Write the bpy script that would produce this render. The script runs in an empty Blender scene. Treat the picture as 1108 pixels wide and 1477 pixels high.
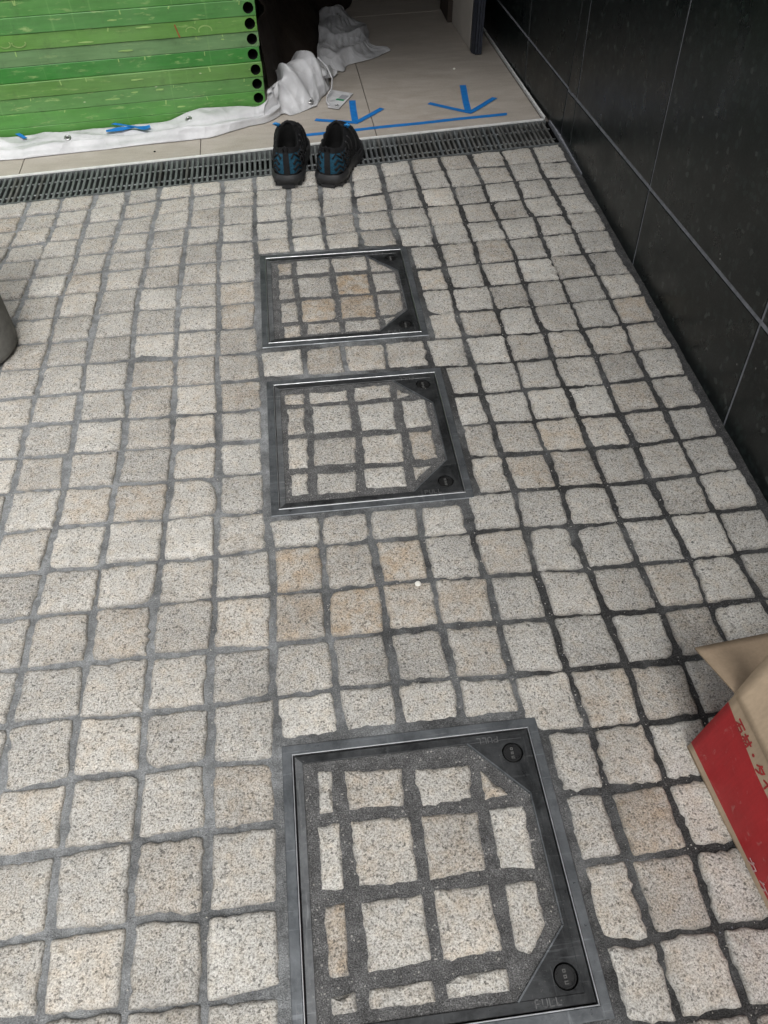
import bpy, bmesh, math, random
import numpy as np
from mathutils import Matrix, Vector

SC = bpy.context.scene
COL = SC.collection
rad = math.radians

# ------------------------------------------------------------------ camera
cam_data = bpy.data.cameras.new('camera')
cam = bpy.data.objects.new('camera', cam_data)
COL.objects.link(cam)
cam_data.sensor_fit = 'VERTICAL'
cam_data.sensor_height = 36.0
cam_data.lens = 1109.0 / 1477.0 * 36.0
cam_data.clip_start = 0.02
cam_data.clip_end = 500.0
_r = Vector((0.99262449, -0.12120301, -0.00254097))
_u = Vector((0.09393347, 0.75570525, 0.64814048))
_f = Vector((0.07663635, 0.6435988, -0.76151655))
cam.matrix_world = Matrix(((_r.x, _u.x, -_f.x, 0.0), (_r.y, _u.y, -_f.y, 0.0), (_r.z, _u.z, -_f.z, 1.15969), (0, 0, 0, 1)))
SC.camera = cam

# ------------------------------------------------------------------ light
SUN_AZ, SUN_EL = rad(168), rad(60)          # azimuth measured clockwise from +Y
world = bpy.data.worlds.new('World')
SC.world = world
world.use_nodes = True
wn = world.node_tree
bg = wn.nodes['Background']
sky = wn.nodes.new('ShaderNodeTexSky')
sky.sky_type = 'NISHITA'
sky.sun_disc = False
sky.sun_elevation = SUN_EL
sky.sun_rotation = SUN_AZ
sky.dust_density = 4.0
hs = wn.nodes.new('ShaderNodeHueSaturation')   # an overcast sky: grey, only a trace of blue
hs.inputs['Saturation'].default_value = 0.12
wn.links.new(sky.outputs[0], hs.inputs['Color'])
wn.links.new(hs.outputs[0], bg.inputs['Color'])
bg.inputs['Strength'].default_value = 0.15
sun_d = bpy.data.lights.new('sun', 'SUN')
sun_d.energy = 1.05
sun_d.angle = rad(32)
sun_d.color = (1.0, 0.985, 0.955)
sun = bpy.data.objects.new('sun', sun_d)
COL.objects.link(sun)
_s = Vector((math.sin(SUN_AZ) * math.cos(SUN_EL), math.cos(SUN_AZ) * math.cos(SUN_EL), math.sin(SUN_EL)))
sun.rotation_euler = _s.to_track_quat('Z', 'Y').to_euler()
sun.location = (-3, -5, 6)
SC.view_settings.view_transform = 'Standard'
SC.view_settings.look = 'None'
SC.view_settings.exposure = 0.60
SC.view_settings.gamma = 1.0
SC.view_settings.use_curve_mapping = False
SC.render.engine = 'CYCLES'
SC.cycles.max_bounces = 6
SC.cycles.diffuse_bounces = 3
SC.cycles.glossy_bounces = 2

# ------------------------------------------------------------------ materials
class NT:
    def __init__(self, name):
        self.m = bpy.data.materials.new(name)
        self.m.use_nodes = True
        self.t = self.m.node_tree
        self.b = self.t.nodes['Principled BSDF']
        g = self.t.nodes.new('ShaderNodeNewGeometry')
        self.pos = g.outputs['Position']
    def n(self, kind, **kw):
        nd = self.t.nodes.new('ShaderNode' + kind)
        for k, v in kw.items():
            setattr(nd, k, v)
        return nd
    def link(self, a, b):
        self.t.links.new(a, b)
    def mapped(self, sx=1, sy=1, sz=1, vec=None, rz=0.0):
        mp = self.n('Mapping')
        self.link(vec or self.pos, mp.inputs['Vector'])
        mp.inputs['Scale'].default_value = (sx, sy, sz)
        mp.inputs['Rotation'].default_value = (0, 0, rz)
        return mp.outputs[0]
    def noise(self, scale, detail=2.0, rough=0.5, vec=None, dist=0.0):
        nd = self.n('TexNoise')
        self.link(vec or self.pos, nd.inputs['Vector'])
        nd.inputs['Scale'].default_value = scale
        nd.inputs['Detail'].default_value = detail
        nd.inputs['Roughness'].default_value = rough
        nd.inputs['Distortion'].default_value = dist
        return nd.outputs['Fac']
    def voro(self, scale, feature='F1', vec=None, out='Distance'):
        nd = self.n('TexVoronoi', feature=feature)
        self.link(vec or self.pos, nd.inputs['Vector'])
        nd.inputs['Scale'].default_value = scale
        return nd.outputs[out]
    def ramp(self, fac, stops, interp='LINEAR'):
        nd = self.n('ValToRGB')
        nd.color_ramp.interpolation = interp
        el = nd.color_ramp.elements
        while len(el) < len(stops):
            el.new(0.5)
        for e, (p, c) in zip(el, stops):
            e.position = p
            e.color = (c, c, c, 1) if isinstance(c, (int, float)) else (c[0], c[1], c[2], 1)
        self.link(fac, nd.inputs[0])
        return nd.outputs[0]
    def mix(self, fac, a, b, mode='MIX'):
        nd = self.n('MixRGB', blend_type=mode)
        for i, v in enumerate((fac, a, b)):
            s = nd.inputs[i]
            if isinstance(v, (int, float)):
                s.default_value = v if i == 0 else (v, v, v, 1)
            elif isinstance(v, tuple):
                s.default_value = (v[0], v[1], v[2], 1)
            else:
                self.link(v, s)
        return nd.outputs[0]
    def math(self, op, a, b=0.0, c=0.0, clamp=False):
        nd = self.n('Math', operation=op, use_clamp=clamp)
        for i, v in enumerate((a, b, c)):
            if isinstance(v, (int, float)):
                nd.inputs[i].default_value = v
            else:
                self.link(v, nd.inputs[i])
        return nd.outputs[0]
    def attr(self, name):
        nd = self.n('Attribute', attribute_name=name)
        return nd.outputs['Fac']
    def sep(self, vec=None):
        nd = self.n('SeparateXYZ')
        self.link(vec or self.pos, nd.inputs[0])
        return nd.outputs
    def color(self, c):
        s = self.b.inputs['Base Color']
        if isinstance(c, tuple):
            s.default_value = (c[0], c[1], c[2], 1)
        else:
            self.link(c, s)
    def rough(self, r):
        s = self.b.inputs['Roughness']
        if isinstance(r, (int, float)):
            s.default_value = r
        else:
            self.link(r, s)
    def spec(self, v):
        self.b.inputs['Specular IOR Level'].default_value = v
    def metal(self, v):
        self.b.inputs['Metallic'].default_value = v
    def bump(self, h, strength=0.5, distance=0.001):
        nd = self.n('Bump')
        nd.inputs['Strength'].default_value = strength
        nd.inputs['Distance'].default_value = distance
        self.link(h, nd.inputs['Height'])
        self.link(nd.outputs[0], self.b.inputs['Normal'])

M = {}
def mat_granite():
    m = NT('granite_setts')
    grain = m.noise(400, 3.0, 0.72)
    gv_ = m.math('ADD', grain, m.math('MULTIPLY', m.math('SUBTRACT', m.attr('val'), 0.5), 0.05))
    base = m.ramp(gv_, [(0.29, (0.115, 0.112, 0.106)), (0.40, (0.315, 0.304, 0.283)), (0.50, (0.54, 0.525, 0.495)), (0.58, (0.655, 0.642, 0.615)), (0.68, (0.78, 0.77, 0.75))])
    cell = m.voro(330, out='Color')
    sp = m.n('SeparateXYZ'); m.link(cell, sp.inputs[0])
    mica = m.ramp(sp.outputs[0], [(0.0, 0.42), (0.05, 0.55), (0.10, 0.95), (1.0, 1.06)])
    base = m.mix(1.0, base, mica, 'MULTIPLY')
    # feldspar tan tint by grain cluster
    tan = m.ramp(m.noise(48, 3.0, 0.6), [(0.45, 0.0), (0.72, 0.36)])
    base = m.mix(tan, base, m.mix(1.0, base, (1.0, 0.86, 0.68), 'MULTIPLY'))
    # iron staining, strength per stone
    rust = m.ramp(m.noise(24, 3.0, 0.62), [(0.36, 0.25), (0.62, 1.0)])
    rf = m.math('MULTIPLY', rust, m.math('MULTIPLY', m.attr('tint'), 0.82), clamp=True)
    base = m.mix(rf, base, m.mix(1.0, base, (0.84, 0.65, 0.46), 'MULTIPLY'))
    # grey weathering patches
    dirt = m.ramp(m.noise(9.0, 4.0, 0.6), [(0.40, 1.0), (0.72, 0.70)])
    base = m.mix(0.8, base, dirt, 'MULTIPLY')
    # cement smears
    sm = m.ramp(m.noise(17.0, 5.0, 0.65, dist=0.8), [(0.60, 0.0), (0.74, 0.22)])
    base = m.mix(sm, base, (0.33, 0.33, 0.32))
    # grime that gathers along the worn edge of each stone
    eg = m.math('MULTIPLY', m.attr('edge'), m.ramp(m.noise(60, 3.0, 0.6), [(0.35, 0.15), (0.68, 0.75)]), clamp=True)
    base = m.mix(eg, base, (0.20, 0.195, 0.185))
    base = m.mix(1.0, base, (0.925, 0.92, 0.905), 'MULTIPLY')
    val = m.attr('val')
    base = m.mix(1.0, base, m.mix(val, (0.82, 0.815, 0.81), (1.12, 1.115, 1.10)), 'MULTIPLY')
    # black mineral blots
    bd = m.voro(26, vec=m.mapped(1, 1, 0))
    blot = m.ramp(bd, [(0.05, 1.0), (0.10, 0.0)])
    br = m.ramp(m.noise(5, 2.0), [(0.56, 0.0), (0.61, 0.75)])
    base = m.mix(m.math('MULTIPLY', blot, br), base, (0.05, 0.05, 0.048))
    m.color(base)
    m.rough(0.82); m.spec(0.3)
    h = m.math('ADD', m.math('MULTIPLY', grain, 0.55), m.math('MULTIPLY', m.noise(90, 4.0, 0.65), 1.0))
    m.bump(h, 0.75, 0.0032)
    return m.m
def mat_mortar(name, lightness=1.0, warm=0.0, dry=True):
    m = NT(name)
    sand = m.noise(520, 2.0, 0.7)
    base = m.ramp(sand, [(0.28, 0.022), (0.48, 0.062), (0.62, 0.105), (0.78, 0.24)])
    grit = m.voro(420, out='Color')
    sp = m.n('SeparateXYZ'); m.link(grit, sp.inputs[0])
    base = m.mix(m.ramp(sp.outputs[1], [(0.980, 0.0), (0.992, 0.6)]), base, (0.30, 0.29, 0.27))
    xyz = m.sep()
    # pale dried laitance to the left, damp dark joints right of the covers
    lx = m.math('ADD', m.math('MULTIPLY', xyz[0], -0.55), m.math('MULTIPLY', m.noise(5.5, 4.0, 0.62), 1.5))
    pale = m.ramp(lx, [(0.46, 0.0), (1.05, 0.92)])
    if dry: base = m.mix(pale, base, m.mix(1.0, m.ramp(sand, [(0.25, 0.18), (0.6, 0.36), (0.8, 0.52)]), (0.97, 1.0, 1.01), 'MULTIPLY'))
    wash = m.ramp(m.noise(38, 5.0, 0.7), [(0.42, 0.72), (0.60, 1.10)])
    base = m.mix(1.0, base, wash, 'MULTIPLY')
    damp = m.ramp(m.math('SUBTRACT', m.noise(3.2, 3.0, 0.6), m.math('ABSOLUTE', m.math('MULTIPLY', m.math('SUBTRACT', xyz[0], 0.47), 1.1))), [(0.22, 0.0), (0.42, 0.45)])
    base = m.mix(damp, base, m.mix(1.0, base, (0.50, 0.485, 0.46), 'MULTIPLY'))
    base = m.mix(1.0, base, (lightness * (1 + warm), lightness, lightness * (1 - warm)), 'MULTIPLY')
    m.color(base); m.rough(0.9); m.spec(0.25)
    h = m.math('ADD', m.math('MULTIPLY', sand, 0.8), m.math('MULTIPLY', m.noise(120, 4.0, 0.7), 1.0))
    m.bump(h, 0.9, 0.004)
    return m.m
def mat_plain(name, c, rough=0.6, spec=0.4, metal=0.0, var=0.15, scale=30.0, bump=0.0, bscale=300.0, bdist=0.0008):
    m = NT(name)
    nz = m.noise(scale, 4.0, 0.6)
    col = m.mix(1.0, c, m.ramp(nz, [(0.3, 1.0 - var), (0.7, 1.0 + var)]), 'MULTIPLY')
    m.color(col); m.spec(spec); m.metal(metal)
    m.rough(m.ramp(m.noise(scale * 1.7, 3.0), [(0.3, max(0.02, rough - 0.08)), (0.7, min(1.0, rough + 0.08))]))
    if bump:
        m.bump(m.noise(bscale, 3.0, 0.6), bump, bdist)
    return m.m
def mat_zinc(name, dark, light, stain=0.5, rough=0.42, metal=0.75):
    m = NT(name)
    nz = m.noise(16, 6.0, 0.72, dist=0.4)
    mid = tuple((a + b) / 2 for a, b in zip(dark, light))
    c = m.ramp(nz, [(0.34, dark), (0.52, mid), (0.72, light)])
    scr = m.ramp(m.noise(90, 3.0, 0.7, vec=m.mapped(0.10, 1.6, 1, rz=0.35)), [(0.60, 0.0), (0.68, stain)])
    scr2 = m.ramp(m.noise(80, 3.0, 0.7, vec=m.mapped(1.5, 0.12, 1, rz=-0.2)), [(0.62, 0.0), (0.70, stain)])
    c = m.mix(scr, c, tuple(min(0.6, 1.7 * q + 0.03) for q in light))
    c = m.mix(scr2, c, tuple(min(0.6, 1.5 * q + 0.02) for q in light))
    dust = m.ramp(m.noise(240, 3.0, 0.75), [(0.60, 0.0), (0.74, 0.55)])
    dm = m.ramp(m.noise(21, 4.0, 0.6), [(0.45, 0.0), (0.62, 1.0)])
    c = m.mix(m.math('MULTIPLY', dust, dm), c, (0.34, 0.33, 0.31))
    grime = m.ramp(m.noise(44, 5.0, 0.7), [(0.55, 0.0), (0.75, 0.6)])
    c = m.mix(grime, c, tuple(q * 0.55 for q in dark))
    m.color(c); m.metal(metal); m.spec(0.45)
    m.rough(m.ramp(m.noise(55, 4.0, 0.65), [(0.3, max(0.15, rough - 0.14)), (0.7, rough + 0.18)]))
    m.bump(m.noise(160, 3.0, 0.6), 0.2, 0.0007)
    return m.m
def mat_black_stone():
    m = NT('black_granite')
    cr = m.noise(260, 2.0, 0.6)
    base = m.ramp(cr, [(0.35, (0.0016, 0.0028, 0.0030)), (0.55, (0.0042, 0.0066, 0.0066)), (0.70, (0.016, 0.021, 0.020)), (0.78, (0.055, 0.062, 0.058))])
    base = m.mix(m.ramp(m.noise(3.0, 4.0, 0.6), [(0.35, 0.0), (0.75, 0.5)]), base, (0.0035, 0.006, 0.0062))
    fleck = m.n('SeparateXYZ'); m.link(m.voro(95, out='Color', vec=m.mapped(0, 1, 1)), fleck.inputs[0])
    base = m.mix(m.ramp(fleck.outputs[0], [(0.80, 0.0), (1.0, 0.55)]), base, (0.022, 0.034, 0.031))
    base = m.mix(m.ramp(fleck.outputs[1], [(0.97, 0.0), (1.0, 0.6)]), base, (0.07, 0.08, 0.075))
    # dried dust flecks and a few scratches
    fl = m.ramp(m.voro(26, vec=m.mapped(0, 1, 1)), [(0.035, 1.0), (0.07, 0.0)])
    fm = m.ramp(m.noise(9.0, 3.0, 0.6), [(0.53, 0.0), (0.62, 0.7)])
    base = m.mix(m.math('MULTIPLY', fl, fm), base, (0.36, 0.35, 0.33))
    st = m.ramp(m.voro(9, vec=m.mapped(0, 4.5, 0.5)), [(0.012, 1.0), (0.03, 0.0)])
    sm = m.ramp(m.noise(2.6, 2.0), [(0.56, 0.0), (0.64, 0.5)])
    base = m.mix(m.math('MULTIPLY', st, sm), base, (0.25, 0.25, 0.24))
    haze = m.ramp(m.noise(1.8, 5.0, 0.65, vec=m.mapped(1, 1, 0.6)), [(0.45, 0.0), (0.8, 0.02)])
    base = m.mix(haze, base, (0.22, 0.22, 0.21))
    m.color(base); m.spec(0.40)
    m.rough(m.ramp(m.noise(11, 4.0, 0.6), [(0.3, 0.24), (0.7, 0.40)]))
    m.bump(m.noise(120, 2.0), 0.06, 0.0006)
    return m.m
def mat_tile():
    m = NT('beige_porcelain')
    v = m.mapped(1.0, 3.5, 1.0, rz=0.12)
    vein = m.noise(7.0, 6.0, 0.65, vec=v, dist=0.7)
    base = m.ramp(vein, [(0.30, (0.325, 0.288, 0.245)), (0.52, (0.39, 0.35, 0.304)), (0.72, (0.45, 0.41, 0.365))])
    fine = m.ramp(m.noise(190, 3.0, 0.6), [(0.3, 0.90), (0.7, 1.08)])
    base = m.mix(1.0, base, fine, 'MULTIPLY')
    dust = m.ramp(m.noise(14, 5.0, 0.7), [(0.52, 0.0), (0.80, 0.38)])
    base = m.mix(dust, base, (0.47, 0.45, 0.42))
    scuff = m.ramp(m.noise(26, 4.0, 0.7, vec=m.mapped(0.5, 2.2, 1, rz=0.5)), [(0.64, 0.0), (0.76, 0.40)])
    base = m.mix(scuff, base, (0.20, 0.185, 0.165))
    m.color(base); m.spec(0.4)
    m.rough(m.ramp(vein, [(0.3, 0.42), (0.7, 0.62)]))
    m.bump(m.noise(140, 3.0, 0.6), 0.10, 0.0006)
    return m.m
def mat_green(name, c, wear=0.4):
    m = NT(name)
    xyz_v = m.mapped(1.6, 1, 14, rz=-0.108)
    streak = m.noise(6.0, 5.0, 0.68, vec=xyz_v)
    base = m.mix(1.0, c, m.ramp(streak, [(0.28, 0.80), (0.72, 1.18)]), 'MULTIPLY')
    pale = (0.40, 0.52, 0.20)
    sc = m.ramp(m.noise(11.0, 4.0, 0.65, vec=m.mapped(1.4, 1, 7, rz=-0.108)), [(0.60, 0.0), (0.70, wear)])
    base = m.mix(sc, base, pale)
    nick = m.ramp(m.voro(15, vec=m.mapped(1.0, 0.0, 2.2)), [(0.04, 0.8), (0.08, 0.0)])
    nm = m.ramp(m.noise(8, 2.0), [(0.52, 0.0), (0.58, 1.0)])
    base = m.mix(m.math('MULTIPLY', nick, nm), base, (0.52, 0.58, 0.36))
    vline = m.ramp(m.noise(60, 2.0, 0.5, vec=m.mapped(1, 1, 0.04)), [(0.66, 0.0), (0.72, 0.25)])
    base = m.mix(vline, base, (0.20, 0.40, 0.12))
    milk = m.ramp(m.noise(5.0, 5.0, 0.65), [(0.35, 0.04), (0.75, 0.26)])
    base = m.mix(milk, base, (0.26, 0.38, 0.20))
    grime = m.ramp(m.noise(21, 5.0, 0.7), [(0.56, 0.0), (0.80, 0.55)])
    base = m.mix(grime, base, (0.055, 0.085, 0.04))
    m.color(base); m.spec(0.45)
    m.rough(m.ramp(streak, [(0.3, 0.38), (0.7, 0.62)]))
    m.bump(m.noise(60, 4.0, 0.6), 0.2, 0.001)
    return m.m
def mat_sheet():
    m = NT('white_vinyl')
    d = m.noise(9.0, 5.0, 0.65)
    base = m.ramp(d, [(0.32, (0.42, 0.42, 0.43)), (0.60, (0.55, 0.55, 0.56)), (0.8, (0.61, 0.61, 0.615))])
    g = m.ramp(m.noise(38.0, 5.0, 0.7, dist=0.5), [(0.60, 0.0), (0.80, 0.18)])
    base = m.mix(g, base, (0.38, 0.37, 0.35))
    m.color(base); m.rough(0.48); m.spec(0.4)
    jig = m.n('MixRGB', blend_type='ADD'); jig.inputs[0].default_value = 0.05
    nzc = m.n('TexNoise'); nzc.inputs['Scale'].default_value = 12.0; m.link(m.pos, nzc.inputs['Vector'])
    m.link(m.pos, jig.inputs[1]); m.link(nzc.outputs['Color'], jig.inputs[2])
    wr = m.math('ADD', m.math('MULTIPLY', m.voro(9, vec=jig.outputs[0]), 1.0), m.math('MULTIPLY', m.voro(24, vec=jig.outputs[0]), 0.22))
    m.bump(wr, 0.75, 0.024)
    return m.m
def mat_card(name, c, rough=0.8, var=0.14):
    m = NT(name)
    n1 = m.noise(13, 5.0, 0.65)
    base = m.mix(1.0, c, m.ramp(n1, [(0.3, 1.0 - var), (0.7, 1.0 + var)]), 'MULTIPLY')
    flute = m.noise(240, 2.0, 0.5, vec=m.mapped(1, 1, 0.06))
    base = m.mix(1.0, base, m.ramp(flute, [(0.3, 0.94), (0.7, 1.05)]), 'MULTIPLY')
    wornf = m.ramp(m.noise(30, 5.0, 0.72, dist=1.4), [(0.60, 0.0), (0.76, 0.42)])
    base = m.mix(wornf, base, (0.52, 0.44, 0.38))
    m.color(base); m.rough(rough); m.spec(0.25)
    m.bump(m.noise(46, 4.0, 0.6), 0.3, 0.0022)
    return m.m

M['granite'] = mat_granite()
M['mortar'] = mat_mortar('cement_joint')
M['lid_mortar'] = mat_mortar('cover_cement', 1.85, 0.01, False)
M['frame_zinc'] = mat_zinc('galvanised_frame', (0.085, 0.092, 0.098), (0.20, 0.212, 0.222), 0.35, 0.40, 0.6)
M['lid_steel'] = mat_zinc('dark_cover_steel', (0.016, 0.017, 0.018), (0.085, 0.088, 0.09), 0.30, 0.40, 0.55)
M['rim_steel'] = mat_zinc('cover_rim_steel', (0.065, 0.068, 0.07), (0.19, 0.195, 0.20), 0.35, 0.5, 0.35)
M['bright_edge'] = mat_plain('worn_bright_edge', (0.55, 0.56, 0.57), 0.35, 0.5, 0.9, 0.2, 60)
M['black_plastic'] = mat_plain('black_plastic', (0.012, 0.012, 0.012), 0.32, 0.5, 0, 0.2, 60)
M['cap_mark'] = mat_plain('grey_cap_mark', (0.11, 0.11, 0.105), 0.6)
M['cast_letter'] = mat_plain('rubbed_letter', (0.15, 0.15, 0.15), 0.5, 0.4, 0.4)
M['black_stone'] = mat_black_stone()
M['grout'] = mat_plain('grey_grout', (0.20, 0.205, 0.225), 0.85, 0.2, 0, 0.25, 50)
M['tile'] = mat_tile()
M['tile_grout'] = mat_plain('dark_tile_grout', (0.11, 0.10, 0.092), 0.9, 0.2)
M['steel_trim'] = mat_plain('brushed_trim', (0.66, 0.66, 0.64), 0.5, 0.4, 0.0, 0.15, 40)
M['grate'] = mat_zinc('grating_bar', (0.085, 0.092, 0.094), (0.22, 0.235, 0.235), 0.35, 0.5, 0.3)
M['grate_dirty'] = mat_zinc('dirty_grating_bar', (0.05, 0.05, 0.047), (0.19, 0.19, 0.18), 0.2, 0.6, 0.2)
M['channel'] = mat_plain('dark_channel', (0.006, 0.006, 0.006), 0.85, 0.2)
M['sheet'] = mat_sheet()
M['tape'] = mat_plain('blue_masking_tape', (0.012, 0.16, 0.47), 0.62, 0.3, 0, 0.14, 40, 0.25, 260)
M['eyelet'] = mat_plain('eyelet_metal', (0.40, 0.40, 0.40), 0.35, 0.5, 0.85)
M['hole'] = mat_plain('eyelet_hole', (0.05, 0.05, 0.05), 0.8)
M['print_green'] = mat_plain('green_print', (0.02, 0.22, 0.09), 0.6)
M['print_grey'] = mat_plain('grey_print', (0.30, 0.30, 0.32), 0.6)
M['kraft'] = mat_card('kraft_card', (0.47, 0.36, 0.25))
M['kraft_in'] = mat_card('kraft_card_inside', (0.32, 0.24, 0.165))
M['red_ink'] = mat_card('red_print', (0.42, 0.026, 0.03), 0.55, 0.12)
M['red_text'] = mat_plain('red_lettering', (0.36, 0.03, 0.03), 0.7)
M['white_text'] = mat_plain('pale_lettering', (0.50, 0.30, 0.29), 0.7)
M['shoe_black'] = mat_plain('black_mesh', (0.010, 0.010, 0.011), 0.8, 0.25, 0, 0.3, 60, 0.5, 700, 0.001)
M['shoe_blue'] = mat_plain('blue_knit', (0.010, 0.060, 0.100), 0.75, 0.3, 0, 0.45, 220, 0.5, 600, 0.001)
M['shoe_lining'] = mat_plain('shoe_lining', (0.006, 0.006, 0.006), 0.9, 0.15)
M['rubber'] = mat_plain('shoe_rubber', (0.022, 0.022, 0.023), 0.5, 0.4, 0, 0.3, 50, 0.2, 200)
M['cord_blue'] = mat_plain('blue_cord', (0.03, 0.23, 0.55), 0.6, 0.3, 0, 0.2, 200)
M['bollard'] = mat_plain('weathered_bollard', (0.17, 0.168, 0.155), 0.85, 0.3, 0, 0.38, 22, 0.4, 120, 0.002)
M['scrape'] = mat_plain('pale_scrape', (0.24, 0.235, 0.22), 0.7)
M['door_face'] = mat_plain('beige_door', (0.42, 0.39, 0.35), 0.55, 0.35, 0, 0.1, 9)
M['door_rib'] = mat_plain('navy_door_edge', (0.030, 0.034, 0.046), 0.5, 0.4, 0.2, 0.25, 70)
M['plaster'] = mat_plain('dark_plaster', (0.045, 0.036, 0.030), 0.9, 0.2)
M['shade_ceiling'] = mat_plain('shade_panel', (0.10, 0.095, 0.09), 0.85, 0.2)  # for the unseen parts that shade the hall
M['asphalt'] = mat_plain('asphalt', (0.05, 0.05, 0.05), 0.9, 0.2, 0, 0.3, 20, 0.5, 90, 0.004)
M['grain'] = mat_plain('sand_grain', (0.44, 0.425, 0.39), 0.8)
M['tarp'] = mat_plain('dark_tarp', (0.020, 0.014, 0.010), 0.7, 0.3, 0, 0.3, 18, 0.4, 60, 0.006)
M['chip'] = mat_plain('white_stone_chip', (0.72, 0.70, 0.64), 0.7)
M['mark'] = mat_plain('pale_paint_mark', (0.27, 0.42, 0.14), 0.6, 0.3)
M['rust_mark'] = mat_plain('rust_mark', (0.26, 0.09, 0.03), 0.7)
GREENS = [(0.062, 0.235, 0.030), (0.072, 0.245, 0.040), (0.085, 0.225, 0.055), (0.092, 0.225, 0.042), (0.024, 0.185, 0.022), (0.115, 0.225, 0.090), (0.100, 0.250, 0.042), (0.060, 0.215, 0.045), (0.062, 0.225, 0.040), (0.045, 0.235, 0.026), (0.055, 0.21, 0.035), (0.035, 0.20, 0.03)]
M['board'] = [mat_green('green_board_%d' % i, c, 0.25 + 0.45 * ((i * 7) % 5) / 5) for i, c in enumerate([tuple(1.0 * q for q in g) for g in GREENS])]

# ------------------------------------------------------------------ helpers
def tag(o, label=None, cat=None, group=None, kind=None):
    if label: o['label'] = label
    if cat: o['category'] = cat
    if group: o['group'] = group
    if kind: o['kind'] = kind
    return o
def empty(name, loc=(0, 0, 0), rz=0.0):
    o = bpy.data.objects.new(name, None)
    o.empty_display_size = 0.05
    COL.objects.link(o)
    o.location = loc
    o.rotation_euler = (0, 0, rz)
    return o
class MB:
    """collects vertices and faces, then links them as one mesh object"""
    def __init__(self):
        self.v, self.f, self.mi = [], [], []
    def add(self, vs, fs, mi=0):
        o = len(self.v)
        self.v += [tuple(p) for p in vs]
        self.f += [tuple(i + o for i in f) for f in fs]
        self.mi += [mi] * len(fs)
        return self
    def box(self, x0, x1, y0, y1, z0, z1, b=0.0, mi=0, xf=None):
        if b <= 0:
            vs = [(x0, y0, z0), (x1, y0, z0), (x1, y1, z0), (x0, y1, z0), (x0, y0, z1), (x1, y0, z1), (x1, y1, z1), (x0, y1, z1)]
            fs = [(3, 2, 1, 0), (4, 5, 6, 7), (0, 1, 5, 4), (1, 2, 6, 5), (2, 3, 7, 6), (3, 0, 4, 7)]
        else:
            vs = [(x0, y0, z0), (x1, y0, z0), (x1, y1, z0), (x0, y1, z0),
                  (x0, y0, z1 - b), (x1, y0, z1 - b), (x1, y1, z1 - b), (x0, y1, z1 - b),
                  (x0 + b, y0 + b, z1), (x1 - b, y0 + b, z1), (x1 - b, y1 - b, z1), (x0 + b, y1 - b, z1)]
            fs = [(3, 2, 1, 0), (8, 9, 10, 11)]
            for i in range(4):
                j = (i + 1) % 4
                fs += [(i, j, j + 4, i + 4), (i + 4, j + 4, j + 8, i + 8)]
        if xf:
            vs = [xf(*p) for p in vs]
        return self.add(vs, fs, mi)
    def prism(self, pts, z0, z1, b=0.0, mi=0, xf=None):
        n = len(pts)
        rings = [[(x, y, z0) for x, y in pts]]
        if b > 0:
            cx = sum(p[0] for p in pts) / n; cy = sum(p[1] for p in pts) / n
            rings.append([(x, y, z1 - b) for x, y in pts])
            ins = []
            for x, y in pts:
                d = math.hypot(x - cx, y - cy) or 1
                ins.append((x + (cx - x) / d * b, y + (cy - y) / d * b, z1))
            rings.append(ins)
        else:
            rings.append([(x, y, z1) for x, y in pts])
        vs = [p for r in rings for p in r]
        fs = [tuple(range(n))[::-1], tuple(range((len(rings) - 1) * n, len(rings) * n))]
        for k in range(len(rings) - 1):
            for i in range(n):
                j = (i + 1) % n
                fs.append((k * n + i, k * n + j, (k + 1) * n + j, (k + 1) * n + i))
        if xf:
            vs = [xf(*p) for p in vs]
        return self.add(vs, fs, mi)
    def tube(self, pts, r, n=8, mi=0, cap=True):
        pts = [Vector(p) for p in pts]
        rs = r if isinstance(r, (list, tuple)) else [r] * len(pts)
        vs, fs = [], []
        up = Vector((0, 0, 1))
        for i, p in enumerate(pts):
            t = (pts[min(i + 1, len(pts) - 1)] - pts[max(i - 1, 0)]).normalized()
            a = t.cross(up)
            if a.length < 1e-3: a = t.cross(Vector((1, 0, 0)))
            a.normalize(); b = t.cross(a)
            for k in range(n):
                w = 2 * math.pi * k / n
                vs.append(p + (a * math.cos(w) + b * math.sin(w)) * rs[i])
        for i in range(len(pts) - 1):
            for k in range(n):
                j = (k + 1) % n
                fs.append((i * n + k, i * n + j, (i + 1) * n + j, (i + 1) * n + k))
        if cap:
            fs.append(tuple(range(n))[::-1]); fs.append(tuple(range((len(pts) - 1) * n, len(pts) * n)))
        return self.add(vs, fs, mi)
    def lathe(self, prof, n=32, mi=0, c=(0, 0, 0)):
        vs, fs = [], []
        for r, z in prof:
            for k in range(n):
                w = 2 * math.pi * k / n
                vs.append((c[0] + r * math.cos(w), c[1] + r * math.sin(w), c[2] + z))
        for i in range(len(prof) - 1):
            for k in range(n):
                j = (k + 1) % n
                fs.append((i * n + k, i * n + j, (i + 1) * n + j, (i + 1) * n + k))
        fs.append(tuple(range((len(prof) - 1) * n, len(prof) * n)))
        return self.add(vs, fs, mi)
    def stroke(self, pts, w, z0, z1, xf=None, mi=0):
        """flat raised strip of width w along a 2-D polyline"""
        for (ax, ay), (bx, by) in zip(pts[:-1], pts[1:]):
            dx, dy = bx - ax, by - ay
            L = math.hypot(dx, dy) or 1e-6
            nx, ny = -dy / L * w / 2, dx / L * w / 2
            ex, ey = dx / L * w * 0.35, dy / L * w * 0.35
            q = [(ax - nx - ex, ay - ny - ey), (bx - nx + ex, by - ny + ey), (bx + nx + ex, by + ny + ey), (ax + nx - ex, ay + ny - ey)]
            self.prism(q, z0, z1, 0, mi, xf)
        return self
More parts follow.
